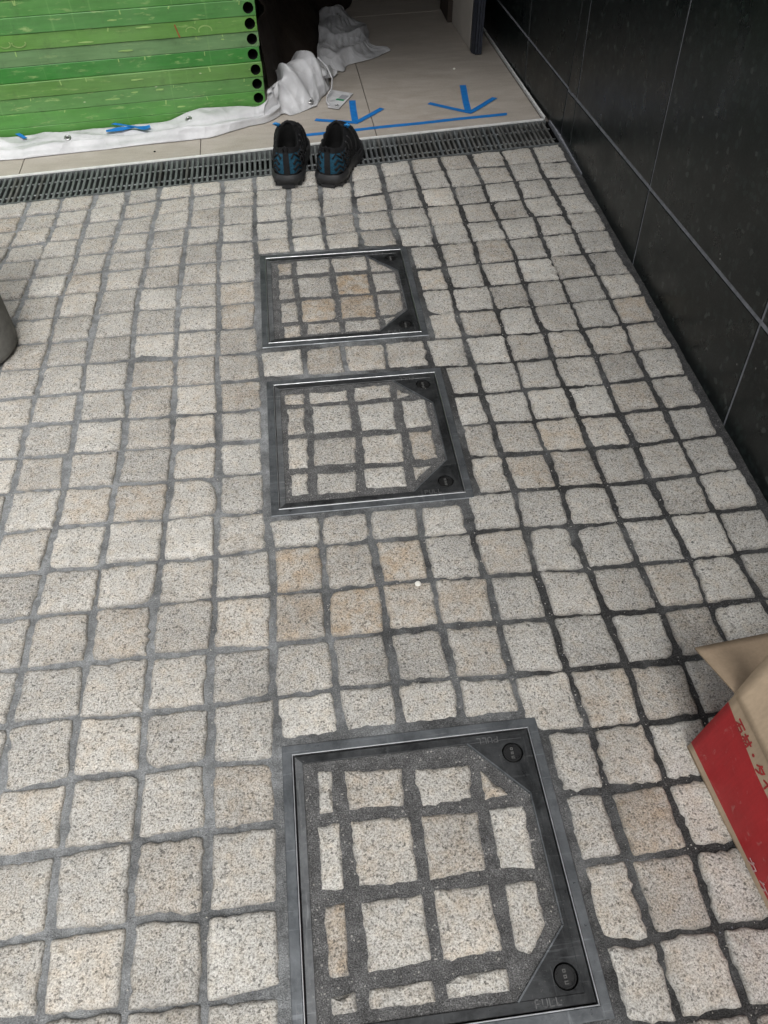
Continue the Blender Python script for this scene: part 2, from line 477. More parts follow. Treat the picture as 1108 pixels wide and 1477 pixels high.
    def build(self, name, mats, parent=None, smooth=False, loc=None):
        me = bpy.data.meshes.new(name)
        me.from_pydata(self.v, [], self.f)
        if not isinstance(mats, (list, tuple)): mats = [mats]
        for m in mats: me.materials.append(m)
        if len(mats) > 1:
            me.polygons.foreach_set('material_index', self.mi)
        if smooth:
            me.polygons.foreach_set('use_smooth', [True] * len(me.polygons))
        bm = bmesh.new(); bm.from_mesh(me)
        bmesh.ops.recalc_face_normals(bm, faces=bm.faces)
        bm.to_mesh(me); bm.free()
        me.update()
        o = bpy.data.objects.new(name, me)
        COL.objects.link(o)
        if parent: o.parent = parent
        if loc: o.location = loc
        return o
def smooth_by_angle(o, ang=40):
    try:
        o.data.set_sharp_from_angle(angle=rad(ang))
    except Exception:
        pass
def fbm(x, y, seed=0, oct=4):
    """cheap smooth pseudo noise from sines, numpy friendly"""
    rng = np.random.RandomState(seed)
    v = 0.0; a = 1.0; fq = 1.0
    for _ in range(oct):
        for _k in range(3):
            th = rng.rand() * 6.283; ph = rng.rand() * 6.283
            v = v + a / 3.0 * np.sin((x * math.cos(th) + y * math.sin(th)) * fq * (0.7 + 0.6 * rng.rand()) + ph)
        a *= 0.55; fq *= 2.1
    return v


# survey of the joint lines (mm): rows run away from nearest the drain, columns left to right
GRID_K0=-15
GRID=[[(-1600,2261),(-1500,2271),(-1400,2281),(-1299,2291),(-1199,2301),(-1098,2311),(-998,2320),(-898,2330),(-798,2340),(-703,2350),(-606,2359),(-509,2369),(-410,2379),(-314,2388),(-220,2398),(-121,2407),(-17,2418),(82,2427),(181,2437),(278,2447),(381,2457),(478,2467),(581,2477),(685,2487),(792,2498),(893,2508)],[(-1604,2177),(-1503,2186),(-1403,2195),(-1302,2204),(-1202,2213),(-1102,2222),(-1001,2231),(-901,2240),(-801,2251),(-704,2262),(-607,2271),(-510,2285),(-411,2297),(-312,2308),(-220,2316),(-121,2320),(-17,2324),(80,2330),(180,2342),(278,2357),(380,2370),(482,2379),(584,2382),(688,2386),(790,2390),(891,2392)],[(-1607,2110),(-1506,2117),(-1406,2124),(-1306,2131),(-1205,2139),(-1105,2146),(-1005,2153),(-904,2160),(-804,2168),(-705,2179),(-611,2188),(-512,2199),(-413,2210),(-312,2222),(-219,2227),(-121,2229),(-19,2232),(77,2238),(177,2247),(278,2256),(382,2265),(485,2269),(586,2274),(689,2280),(788,2284),(887,2286)],[(-1612,2040),(-1511,2045),(-1411,2050),(-1311,2056),(-1210,2061),(-1110,2066),(-1009,2072),(-909,2077),(-809,2083),(-709,2095),(-616,2102),(-516,2108),(-420,2115),(-318,2122),(-220,2125),(-122,2129),(-22,2135),(75,2142),(174,2147),(278,2153),(386,2156),(486,2155),(585,2161),(685,2166),(788,2175),(885,2180)],[(-1617,1969),(-1517,1973),(-1417,1977),(-1317,1981),(-1216,1984),(-1116,1988),(-1016,1992),(-916,1996),(-816,2000),(-715,2004),(-616,2013),(-523,2017),(-420,2021),(-320,2027),(-222,2029),(-122,2030),(-24,2035),(75,2040),(173,2044),(278,2048),(387,2050),(487,2053),(586,2054),(689,2058),(788,2064),(888,2066)],[(-1621,1912),(-1521,1912),(-1421,1912),(-1321,1912),(-1221,1912),(-1121,1912),(-1021,1912),(-921,1912),(-821,1912),(-721,1913),(-621,1918),(-528,1924),(-421,1929),(-323,1931),(-223,1932),(-121,1934),(-22,1935),(77,1936),(175,1938),(280,1939),(386,1940),(489,1943),(588,1947),(686,1952),(786,1956),(882,1957)],[(-1629,1820),(-1529,1820),(-1429,1820),(-1329,1820),(-1229,1820),(-1129,1820),(-1029,1820),(-929,1820),(-829,1820),(-726,1821),(-629,1824),(-529,1828),(-426,1830),(-324,1829),(-222,1829),(-119,1831),(-20,1830),(78,1829),(176,1829),(281,1828),(386,1830),(484,1835),(588,1839),(683,1842),(784,1848),(875,1851)],[(-1630,1726),(-1530,1726),(-1430,1726),(-1330,1726),(-1230,1726),(-1130,1726),(-1030,1726),(-930,1726),(-830,1726),(-731,1725),(-630,1724),(-530,1727),(-428,1729),(-323,1727),(-221,1726),(-121,1727),(-18,1727),(79,1726),(177,1726),(281,1725),(385,1725),(485,1727),(583,1729),(682,1732),(787,1737),(877,1738)],[(-1629,1622),(-1529,1622),(-1429,1622),(-1329,1622),(-1229,1622),(-1129,1622),(-1029,1622),(-929,1622),(-829,1622),(-731,1622),(-629,1623),(-531,1625),(-426,1627),(-321,1626),(-220,1624),(-122,1625),(-17,1624),(80,1623),(179,1622),(282,1621),(382,1621),(483,1620),(581,1623),(680,1627),(786,1631),(878,1634)],[(-1629,1527),(-1529,1527),(-1429,1527),(-1329,1527),(-1229,1527),(-1129,1527),(-1029,1527),(-929,1527),(-829,1527),(-731,1527),(-629,1526),(-529,1526),(-424,1527),(-320,1525),(-220,1523),(-120,1523),(-15,1523),(81,1522),(180,1521),(283,1520),(381,1518),(481,1514),(580,1512),(677,1514),(784,1521),(874,1525)],[(-1631,1420),(-1531,1420),(-1431,1420),(-1331,1420),(-1231,1420),(-1131,1420),(-1031,1420),(-931,1420),(-831,1420),(-731,1420),(-630,1422),(-526,1425),(-422,1423),(-316,1419),(-217,1418),(-117,1419),(-14,1418),(82,1415),(181,1413),(283,1412),(382,1410),(480,1409),(577,1409),(678,1410),(777,1414),(876,1416)],[(-1630,1327),(-1530,1327),(-1430,1327),(-1330,1327),(-1230,1327),(-1130,1327),(-1030,1327),(-930,1327),(-830,1327),(-731,1327),(-629,1326),(-525,1323),(-418,1320),(-313,1317),(-213,1315),(-115,1314),(-13,1313),(83,1311),(182,1309),(283,1307),(382,1305),(478,1306),(575,1306),(675,1306),(775,1311),(871,1314)],[(-1628,1228),(-1528,1228),(-1428,1228),(-1328,1228),(-1228,1228),(-1128,1228),(-1028,1228),(-928,1228),(-828,1228),(-731,1228),(-628,1227),(-525,1225),(-416,1222),(-310,1218),(-211,1217),(-116,1216),(-13,1214),(84,1212),(183,1210),(283,1207),(383,1207),(478,1205),(577,1204),(673,1201),(775,1204),(867,1208)],[(-1628,1125),(-1528,1125),(-1428,1125),(-1328,1125),(-1228,1125),(-1128,1125),(-1028,1125),(-928,1125),(-828,1125),(-731,1125),(-628,1125),(-524,1124),(-419,1123),(-309,1119),(-212,1117),(-116,1115),(-12,1113),(85,1112),(184,1110),(282,1108),(383,1107),(479,1105),(576,1102),(672,1102),(773,1107),(864,1109)],[(-1629,1020),(-1529,1020),(-1429,1020),(-1329,1020),(-1229,1020),(-1129,1020),(-1029,1020),(-929,1020),(-829,1020),(-731,1020),(-629,1020),(-526,1022),(-423,1020),(-313,1016),(-212,1015),(-114,1014),(-12,1012),(86,1010),(185,1007),(282,1005),(386,1005),(480,1002),(576,997),(669,997),(770,1002),(865,1006)],[(-1629,914),(-1529,914),(-1429,914),(-1329,914),(-1229,914),(-1129,914),(-1029,914),(-929,914),(-829,914),(-731,914),(-629,914),(-530,915),(-425,915),(-316,912),(-212,913),(-108,914),(-10,911),(86,911),(183,908),(280,907),(382,907),(477,901),(574,899),(671,901),(769,901),(863,903)],[(-1629,815),(-1529,815),(-1429,815),(-1329,815),(-1229,815),(-1129,815),(-1029,815),(-929,815),(-829,815),(-731,815),(-629,815),(-532,815),(-427,815),(-320,815),(-213,814),(-108,812),(-11,810),(88,811),(185,808),(286,804),(380,801),(479,799),(576,797),(673,795),(767,797),(861,798)],[(-1629,711),(-1529,711),(-1429,711),(-1329,711),(-1229,711),(-1129,711),(-1029,711),(-929,711),(-829,711),(-731,711),(-629,711),(-533,711),(-428,711),(-322,710),(-215,708),(-111,705),(-11,707),(88,708),(185,707),(286,703),(381,700),(480,696),(579,693),(668,693),(769,693),(859,693)],[(-1629,611),(-1529,611),(-1429,611),(-1329,611),(-1229,611),(-1129,611),(-1029,611),(-929,611),(-829,611),(-731,611),(-629,611),(-533,610),(-427,608),(-323,605),(-215,604),(-112,607),(-9,609),(91,609),(191,606),(288,600),(384,597),(482,594),(578,592),(670,594),(769,594),(857,594)],[(-1629,503),(-1529,503),(-1429,503),(-1329,503),(-1229,503),(-1129,503),(-1029,503),(-929,503),(-829,503),(-731,503),(-629,503),(-532,503),(-425,507),(-318,505),(-214,504),(-111,501),(-7,499),(92,496),(190,494),(285,492),(387,490),(479,488),(577,490),(670,491),(769,491),(855,491)],[(-1629,397),(-1529,397),(-1429,397),(-1329,397),(-1229,397),(-1129,397),(-1029,397),(-929,397),(-829,397),(-731,397),(-629,397),(-532,397),(-428,399),(-318,402),(-213,401),(-109,401),(-7,398),(92,396),(190,394),(285,392),(386,391),(479,391),(577,391),(670,391),(769,391),(853,391)],[(-1629,290),(-1529,290),(-1429,290),(-1329,290),(-1229,290),(-1129,290),(-1029,290),(-929,290),(-829,290),(-731,290),(-629,290),(-532,290),(-425,293),(-316,295),(-214,291),(-111,292),(-7,292),(92,292),(190,293),(285,293),(387,293),(480,292),(577,291),(670,291),(769,291),(851,291)],[(-1629,195),(-1529,195),(-1429,195),(-1329,195),(-1229,195),(-1129,195),(-1029,195),(-929,195),(-829,195),(-731,195),(-629,195),(-532,195),(-420,195),(-316,191),(-212,187),(-114,191),(-7,191),(92,191),(190,190),(285,190),(387,189),(477,189),(577,190),(670,190),(769,190),(849,190)],[(-1629,96),(-1529,96),(-1429,96),(-1329,96),(-1229,96),(-1129,96),(-1029,96),(-929,96),(-829,96),(-731,96),(-629,96),(-532,96),(-420,96),(-315,96),(-212,96),(-114,96),(-7,96),(92,96),(190,96),(285,96),(387,93),(477,92),(577,92),(670,92),(769,92),(847,92)],[(-1629,-11),(-1529,-11),(-1429,-11),(-1329,-11),(-1229,-11),(-1129,-11),(-1029,-11),(-929,-11),(-829,-11),(-731,-11),(-629,-11),(-532,-11),(-420,-11),(-315,-11),(-212,-11),(-114,-11),(-7,-11),(92,-11),(190,-11),(285,-11),(387,-11),(477,-11),(577,-11),(670,-11),(769,-11),(845,-11)],[(-1629,-113),(-1529,-113),(-1429,-113),(-1329,-113),(-1229,-113),(-1129,-113),(-1029,-113),(-929,-113),(-829,-113),(-731,-113),(-629,-113),(-532,-113),(-420,-113),(-315,-113),(-212,-113),(-114,-113),(-7,-113),(92,-113),(190,-113),(285,-113),(387,-113),(477,-113),(577,-113),(670,-113),(769,-113),(843,-113)],[(-1629,-215),(-1529,-215),(-1429,-215),(-1329,-215),(-1229,-215),(-1129,-215),(-1029,-215),(-929,-215),(-829,-215),(-731,-215),(-629,-215),(-532,-215),(-420,-215),(-315,-215),(-212,-215),(-114,-215),(-7,-215),(92,-215),(190,-215),(285,-215),(387,-215),(477,-215),(577,-215),(670,-215),(769,-215),(841,-215)],[(-1629,-317),(-1529,-317),(-1429,-317),(-1329,-317),(-1229,-317),(-1129,-317),(-1029,-317),(-929,-317),(-829,-317),(-731,-317),(-629,-317),(-532,-317),(-420,-317),(-315,-317),(-212,-317),(-114,-317),(-7,-317),(92,-317),(190,-317),(285,-317),(387,-317),(477,-317),(577,-317),(670,-317),(769,-317),(839,-317)],[(-1629,-419),(-1529,-419),(-1429,-419),(-1329,-419),(-1229,-419),(-1129,-419),(-1029,-419),(-929,-419),(-829,-419),(-731,-419),(-629,-419),(-532,-419),(-420,-419),(-315,-419),(-212,-419),(-114,-419),(-7,-419),(92,-419),(190,-419),(285,-419),(387,-419),(477,-419),(577,-419),(670,-419),(769,-419),(838,-419)]]
LID_STONES={3:[[(52,300),(73,300),(76,364),(53,366)],[(96,302),(179,298),(184,355),(94,362)],[(206,293),(282,297),(288,348),(201,351)],[(300,290),(338,295),(302,337)],[(48,195),(80,193),(81,286),(48,284)],[(100,195),(184,192),(184,282),(96,285)],[(200,190),(282,194),(287,276),(201,280)],[(302,193),(352,187),(356,276),(303,277)],[(51,88),(77,87),(79,177),(51,174)],[(101,88),(188,93),(187,175),(100,174)],[(202,90),(283,92),(281,176),(203,177)],[(300,91),(318,82),(348,115),(347,173),(304,173)],[(51,46),(84,47),(84,70),(50,66)],[(99,47),(186,45),(185,70),(100,69)],[(200,46),(283,45),(284,71),(219,71),(200,63)]],2:[[(39,329),(83,326),(85,361),(39,361)],[(96,325),(182,325),(183,360),(95,361)],[(197,320),(280,325),(285,367),(199,366)],[(293,318),(324,327),(296,350)],[(42,229),(81,231),(82,315),(44,314)],[(97,227),(183,229),(183,311),(99,315)],[(203,224),(279,220),(283,309),(201,308)],[(299,220),(356,221),(355,308),(301,310)],[(40,127),(79,125),(84,216),(42,218)],[(93,129),(181,129),(188,207),(97,208)],[(198,124),(281,120),(287,205),(201,205)],[(304,121),(354,121),(354,207),(302,207)],[(43,52),(77,53),(79,110),(43,110)],[(95,49),(173,47),(179,103),(97,107)],[(194,54),(278,49),(278,107),(195,108)],[(298,63),(336,100),(296,102)]],1:[[(46,313),(81,314),(83,369),(45,368)],[(94,309),(184,312),(186,376),(96,375)],[(197,308),(285,310),(287,375),(192,372)],[(294,298),(352,298),(294,365)],[(44,198),(85,203),(83,294),(44,291)],[(97,203),(180,199),(182,292),(95,290)],[(198,204),(282,200),(284,288),(197,290)],[(296,204),(360,206),(357,288),(295,287)],[(46,97),(88,101),(87,185),(47,182)],[(98,96),(183,97),(188,190),(100,186)],[(197,97),(285,96),(288,190),(200,190)],[(294,99),(333,99),(358,123),(360,192),(296,191)],[(50,39),(93,38),(92,84),(50,83)],[(107,44),(190,44),(191,84),(110,85)],[(202,43),(288,41),(291,86),(204,85)],[(305,58),(334,89),(302,85)]]}
SHEET_TOP=[(-1.213, 2.721, 0.029), (-1.087, 2.735, 0.023), (-0.956, 2.749, 0.023), (-0.906, 2.755, 0.009), (-0.859, 2.76, 0.004), (-0.828, 2.763, 0.024), (-0.785, 2.768, 0.019), (-0.728, 2.774, 0.006), (-0.616, 2.786, -0.003), (-0.5, 2.799, -0.009), (-0.427, 2.806, 0.013), (-0.347, 2.815, 0.039), (-0.293, 2.821, 0.051), (-0.157, 2.836, 0.045), (-0.099, 2.842, 0.034), (-0.063, 2.846, 0.047)]
SHEET_FRONT=[(-1.187, 2.577, 0.004), (-1.063, 2.594, 0.004), (-0.938, 2.617, 0.004), (-0.859, 2.619, 0.004), (-0.808, 2.628, 0.004), (-0.743, 2.637, 0.004), (-0.6, 2.654, 0.004), (-0.487, 2.672, 0.004), (-0.38, 2.682, 0.004), (-0.256, 2.698, 0.004), (-0.215, 2.724, 0.004), (-0.13, 2.771, 0.004), (-0.065, 2.793, 0.004)]

# ------------------------------------------------------------------ the ground and the building round the entrance
def structure(name, mb, mat, smooth=False, parent=None):
    o = mb.build(name, mat, parent, smooth)
    return tag(o, kind='structure') if parent is None else o
structure('ground', MB().box(-120, 120, -120, 120, -0.5, -0.06), M['asphalt'])
HZ = 0.90  # unseen door head, set far too low so the hall falls dark
structure('shade_ceiling', MB().box(-5.0, 1.4, 2.84, 7.2, HZ + 0.02, HZ + 0.3), M['shade_ceiling'])  # unseen slab, lowered with the door head to darken the hall
structure('wall_front_shade', MB().box(-5.0, -1.42, 2.66, 2.85, -0.02, 3.4).box(-1.42, 1.2, 2.66, 2.83, HZ, 3.4), M['shade_ceiling'])  # unseen facade and low lintel, added to block light into the hall
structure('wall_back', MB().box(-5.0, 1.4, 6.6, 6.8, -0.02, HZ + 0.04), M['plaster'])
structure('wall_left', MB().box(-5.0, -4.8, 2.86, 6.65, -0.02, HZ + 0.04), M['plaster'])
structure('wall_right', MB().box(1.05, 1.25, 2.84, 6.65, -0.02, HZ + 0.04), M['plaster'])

# ------------------------------------------------------------------ black stone wall on the right
wall = empty('stone_wall', (0.9, 1.5, 0))
tag(wall, 'tall dark granite panel wall with thin grey joints along the right side', 'wall')
def wall_x1(y): return 0.884 + (0.914 - 0.884) * (y - 0.94) / (2.52 - 0.94)
def wall_x2(y): return wall_x1(2.58) + (0.867 - 0.905) * (y - 2.58) / 0.85
OFF = Vector((0.9, 1.5, 0))
def panel(wx, quad, t=0.02, prot=0.0):
    """quad of (y, z): lower near, lower far, upper far, upper near; thickness goes into the wall"""
    vs = []
    b = 0.0015
    cy = sum(q[0] for q in quad) / 4; cz = sum(q[1] for q in quad) / 4
    for inset, dx in ((0, t), (0, b - prot), (b, -prot)):
        for y, z in quad:
            yy = y + (b if y < cy else -b) * (1 if inset else 0)
            zz = z + (b if z < cz else -b) * (1 if inset else 0)
            vs.append((wx(yy) + dx - OFF.x, yy - OFF.y, zz))
    fs = [(8, 9, 10, 11)]
    for k in (0, 1):
        for i in range(4):
            j = (i + 1) % 4
            fs.append((k * 4 + i, k * 4 + j, k * 4 + 4 + j, k * 4 + 4 + i))
    MB().add(vs, fs).build('wall_panel', M['black_stone'], wall)
def jz1(y): return 0.151 - 0.0706 * (y - 2.474)
LEAN = 0.105
g2 = 0.0032
vb = [-1.46, -0.81, -0.16, 0.487, 1.142, 1.784, 2.458]
rows_z = [(None, 0.0), (0.0, 0.62), (0.62, 1.24), (1.24, 1.86), (1.86, 2.48), (2.48, 3.1), (3.1, 3.72), (3.72, 4.3)]
rw = random.Random(3)
for i in range(len(vb)):
    ya = vb[i]; yb = vb[i + 1] if i + 1 < len(vb) else None
    for lo, hi in rows_z:
        def zz(y, h): return -0.02 if h is None else jz1(y) + h
        def yy(y0, z): return y0 + LEAN * z
        q = []
        for side, h in ((0, lo), (1, lo), (1, hi), (0, hi)):
            base = ya if side == 0 else (yb if yb is not None else 2.58 - 0)
            z = zz(base, h)
            y = (yy(base, z) if (side == 0 or yb is not None) else 2.575)
            y = min(y, 2.575)
            y += g2 if side == 0 else -g2
            z += (g2 * 1.5 if h == lo else -g2 * 1.5) if h is not None else 0
            q.append((y, z))
        if q[1][0] - q[0][0] < 0.02 or q[2][0] - q[3][0] < 0.02: continue
        panel(wall_x1, q, prot=rw.uniform(0, 0.0012))
vb2 = [2.575, 3.01, 3.62, 4.25, 4.9]
for i in range(len(vb2) - 1):
    for lo, hi in ((-0.02, 0.148), (0.148, 0.885)):
        L = 0.12
        q = []
        for y0, z in ((vb2[i], lo), (vb2[i + 1], lo), (vb2[i + 1], hi), (vb2[i], hi)):
            y = y0 + (L * z if y0 > 2.58 else 0)
            y += g2 if y0 == vb2[i] else -g2
            z += g2 * 1.3 if z == lo else -g2 * 1.3
            q.append((y, z))
        panel(wall_x2, q, prot=rw.uniform(0, 0.0012))
def slab_wall(name, wx, y0, y1, z1, dx0, mat):
    vs = []
    for y in (y0, y1):
        x = wx(y) + dx0 - OFF.x
        vs += [(x, y - OFF.y, -0.03), (x + 0.14, y - OFF.y, -0.03), (x + 0.14, y - OFF.y, z1), (x, y - OFF.y, z1)]
    MB().add(vs, [(0, 1, 2, 3), (7, 6, 5, 4), (0, 3, 7, 4), (3, 2, 6, 7), (2, 1, 5, 6), (1, 0, 4, 5)]).build(name, mat, wall)
slab_wall('grout_bed', wall_x1, -1.5, 2.577, 4.4, 0.0012, M['grout'])
slab_wall('grout_bed', wall_x2, 2.578, 4.95, 0.88, 0.0012, M['grout'])

# ------------------------------------------------------------------ granite sett pavement
MH = {1: (-0.1125, 1.533), 2: (-0.1055, 0.995), 3: (-0.102, 0.107)}
MW, MD = 0.408, 0.412
def gp(j, k):
    x, y = GRID[j][k - GRID_K0]
    return x / 1000.0, y / 1000.0

def stone_mesh(name, quad, rng, ztop=0.0, depth=0.022, amp=0.0016, rnd=(0.0018, 0.0050), chip=None, tint=0.0, val=0.5, seg=0.0088, tilt=(0, 0)):
    """an irregular split-granite block: wavy outline, worn arris, slightly uneven top; returns (verts, faces, edge weights, centre)"""
    n = len(quad)
    cx = sum(p[0] for p in quad) / n; cy = sum(p[1] for p in quad) / n
    quad = [(x - cx, y - cy) for x, y in quad]
    cuts = []
    for i in range(n):
        c = rng.uniform(*rnd)
        if rng.random() < 0.07 and depth > 0.02: c = rng.uniform(0.008, 0.016)
        if chip and i in chip: c = chip[i]
        cuts.append(c)
    out = []
    amp = min(amp, 0.035 * min((Vector(quad[i]) - Vector(quad[i - 1])).length for i in range(n)))
    for i in range(n):
        a = Vector(quad[i]); b = Vector(quad[(i + 1) % n]); pvec = Vector(quad[i - 1])
        d = (b - a); L = d.length; d.normalize()
        nn = Vector((d.y, -d.x))
        dp = (pvec - a).normalized()
        Lp = (pvec - a).length
        ca = min(cuts[i], L * 0.3, Lp * 0.3); cb = min(cuts[(i + 1) % n], L * 0.3)
        # rounded corner at a
        bis = (d + dp)
        mid = a + bis * ca * rng.uniform(0.20, 0.36)
        out.append(a + dp * ca); out.append(mid)
        m = max(2, int((L - ca - cb) / seg))
        ph = rng.uniform(0, 6.28); w = rng.uniform(0.5, 1.0); bow = rng.uniform(-0.8, 1.3) * amp
        for t in range(m):
            s = (ca + (L - ca - cb) * (t + (0 if t == 0 else rng.uniform(-0.18, 0.18))) / m)
            u = s / L
            off = bow * math.sin(math.pi * u) + amp * w * math.sin(ph + u * 9.0) * 0.7 + rng.gauss(0, amp * 0.70)
            if t == 0: off *= 0.3
            out.append(a + d * s + nn * off)
    N = len(out)
    vs, ed = [], []
    rough_in = [rng.uniform(0.0010, 0.0030) for _ in out]
    def ring(inset, z, jit=0.0, e=0.0):
        for i, p in enumerate(out):
            L = p.length or 1
            q = p * max(0.0, 1 - inset(i) / L)
            zt = z + tilt[0] * q.x + tilt[1] * q.y + rng.gauss(0, jit)
            vs.append((q.x, q.y, zt)); ed.append(e)
    ring(lambda i: -0.0015, ztop - depth, 0, 1.0)
    ring(lambda i: 0.0, ztop - 0.0045, 0.0006, 1.0)
    ring(lambda i: rough_in[i], ztop - 0.0014, 0.0005, 0.75)
    ring(lambda i: rough_in[i] + 0.0045, ztop - 0.0001, 0.0004, 0.1)
    ring(lambda i: out[i].length * 0.45, ztop + 0.0004, 0.0006, 0.0)
    vs.append((0, 0, ztop + 0.0007)); ed.append(0.0)
    fs = []
    for r in range(4):
        for i in range(N):
            j = (i + 1) % N
            fs.append((r * N + i, r * N + j, (r + 1) * N + j, (r + 1) * N + i))
    for i in range(N):
        fs.append((4 * N + i, 4 * N + (i + 1) % N, 5 * N))
    return vs, fs, ed, (cx, cy)
def finish_stone(name, vs, fs, ed, tints, vals, parent, loc):
    me = bpy.data.meshes.new(name)
    me.from_pydata(vs, [], fs)
    me.polygons.foreach_set('use_smooth', [True] * len(me.polygons))
    me.materials.append(M['granite'])
    for nm, arr in (('edge', ed), ('tint', tints), ('val', vals)):
        at = me.attributes.new(nm, 'FLOAT', 'POINT')
        at.data.foreach_set('value', arr)
    me.update()
    o = bpy.data.objects.new(name, me)
    COL.objects.link(o)
    o.parent = parent
    o.location = loc
    return o

# cement bed with real relief, cut out under the covers
def in_cover(x, y, g=0.0):
    for ox, oy in MH.values():
        if ox - g < x < ox + MW + g and oy - g < y < oy + MD + g: return True
    return False
def bed_grid(x0, x1, y0, y1, step, edgefn):
    xs = np.arange(x0, x1 + 1e-6, step); ys = np.arange(y0, y1 + 1e-6, step)
    X, Y = np.meshgrid(xs, ys)
    Z = -0.0040 + 0.0014 * fbm(X * 9, Y * 9, 4, 3) + 0.0009 * fbm(X * 60, Y * 60, 5, 4) - 0.0016 * np.clip(fbm(X * 2.6, Y * 2.6, 9, 2), 0, 1)
    rngn = np.random.RandomState(2)
    Z = Z + rngn.normal(0, 0.00035, Z.shape)
    # trowelled up against the cover frames
    D = np.full(X.shape, 9.0)
    for ox, oy in MH.values():
        dx = np.maximum(np.maximum(ox - X, X - ox - MW), 0); dy = np.maximum(np.maximum(oy - Y, Y - oy - MD), 0)
        D = np.minimum(D, np.hypot(dx, dy))
    wgt = np.clip(1 - (D - 0.010) / 0.03, 0, 1)
    Z = Z * (1 - wgt) + (-0.0015 + 0.0005 * fbm(X * 60, Y * 60, 5, 3)) * wgt
    vs = np.stack([X.ravel(), Y.ravel(), Z.ravel()], 1)
    nx = len(xs); fs = []
    for j in range(len(ys) - 1):
        yc = ys[j] + step / 2
        xe = edgefn(yc)
        for i in range(nx - 1):
            xc = xs[i] + step / 2
            if xc > xe or yc > 2.43 + 0.106 * xc - 0.0: continue
            if in_cover(xc, yc, -0.010): continue
            a = j * nx + i
            fs.append((a, a + 1, a + 1 + nx, a + nx))
    return vs, fs
vs, fs = bed_grid(-1.65, 0.945, -0.45, 2.56, 0.0085, lambda y: wall_x1(y) + 0.004)
me = bpy.data.meshes.new('pavement')
me.from_pydata(vs.tolist(), [], fs)
me.polygons.foreach_set('use_smooth', [True] * len(me.polygons))
me.materials.append(M['mortar'])
pavement = bpy.data.objects.new('pavement', me)
COL.objects.link(pavement)
tag(pavement, kind='structure')

RUST = {(15, 0): .75, (15, 2): .75, (16, 0): .6, (16, 1): .85, (16, 2): .45, (16, 3): .45, (16, -1): .3, (16, -3): .35, (20, 5): .7, (8, 9): .5, (12, 6): .5, (13, 5): .45, (6, 4): .4,
        (9, 1): .35, (13, -4): .4, (13, -3): .45, (20, 6): .3, (21, 5): .35, (7, -1): .4, (6, -1): .4, (9, 9): .3, (5, 6): .35, (18, 5): .4, (18, 6): .35, (19, 5): .3, (21, 4): .3, (19, -1): .35, (22, 5): .25, (20, -2): .25}
CHIPS = {(12, -2): {3: 0.022, 2: 0.008}, (13, -2): {2: 0.028}, (12, -1): {0: 0.016}, (18, 4): {0: 0.026}, (3, 3): {0: 0.02}, (9, -2): {3: 0.015}, (9, 7): {2: 0.02}, (6, -7): {1: 0.02}, (19, -4): {0: 0.01}, (4, 4): {0: 0.014}, (18, -2): {0: 0.012, 1: 0.014}, (8, 7): {0: 0.018}}
cells = []
for j in range(0, len(GRID) - 1):
    for k in range(GRID_K0, 10):
        if 0 <= k <= 3 and (5 <= j <= 8 or 10 <= j <= 13 or 19 <= j <= 22): continue
        rng = random.Random(j * 977 + k * 31 + 5)
        c = [gp(j + 1, k), gp(j + 1, k + 1), gp(j, k + 1), gp(j, k)]       # near-left, near-right, far-right, far-left
        hx0, hx1 = rng.uniform(0.0046, 0.0075), rng.uniform(0.0046, 0.0075)
        hy0, hy1 = rng.uniform(0.0036, 0.0062), rng.uniform(0.0036, 0.0062)
        if j == 0: hy1 = 0.002
        if k == 9: hx1 = 0.002
        jit = lambda s=0.0019: rng.gauss(0, s)
        q = [[c[0][0] + hx0 + jit(), c[0][1] + hy0 + jit()], [c[1][0] - hx1 + jit(), c[1][1] + hy0 + jit()],
             [c[2][0] - hx1 + jit(), c[2][1] - hy1 + jit()], [c[3][0] + hx0 + jit(), c[3][1] - hy1 + jit()]]
        if j == 0:
            for p in q[2:]: p[1] = min(p[1], 2.4215 + 0.1045 * p[0] - 0.004)
        for m, (ox, oy) in MH.items():
            tj, bj = {1: (4, 9), 2: (9, 14), 3: (18, 23)}[m]
            if 0 <= k <= 3 and j == tj:
                for p in q[:2]: p[1] = max(p[1], oy + MD + 0.013 + abs(jit(0.0012)))
            if 0 <= k <= 3 and j == bj:
                for p in q[2:]: p[1] = min(p[1], oy - 0.012 - abs(jit(0.0012)))
            if tj < j < bj:
                if k == -1:
                    for p in q[1:3]: p[0] = min(p[0], ox - 0.013 - abs(jit(0.0012)))
                if k == 4:
                    q[0][0] = max(q[0][0], ox + MW + 0.013 + abs(jit(0.0012))); q[3][0] = max(q[3][0], ox + MW + 0.013 + abs(jit(0.0012)))
        # visible size in the picture decides which stones become single parts
        cx = sum(p[0] for p in q) / 4; cy = sum(p[1] for p in q) / 4
        dv = Vector((cx, cy, -1.15969))
        fz = dv.dot(_f)
        px = 554 + 1109 * dv.dot(_r) / fz if fz > 0.05 else -999
        py = 738.5 - 1109 * dv.dot(_u) / fz if fz > 0.05 else 9999
        inside = (-40 < px < 1148) and (150 < py < 1520)
        cells.append((inside, 1.0 / dv.length_squared, j, k, q))
cells.sort(key=lambda c: (not c[0], -c[1]))
far = dict(v=[], f=[], e=[], t=[], a=[])
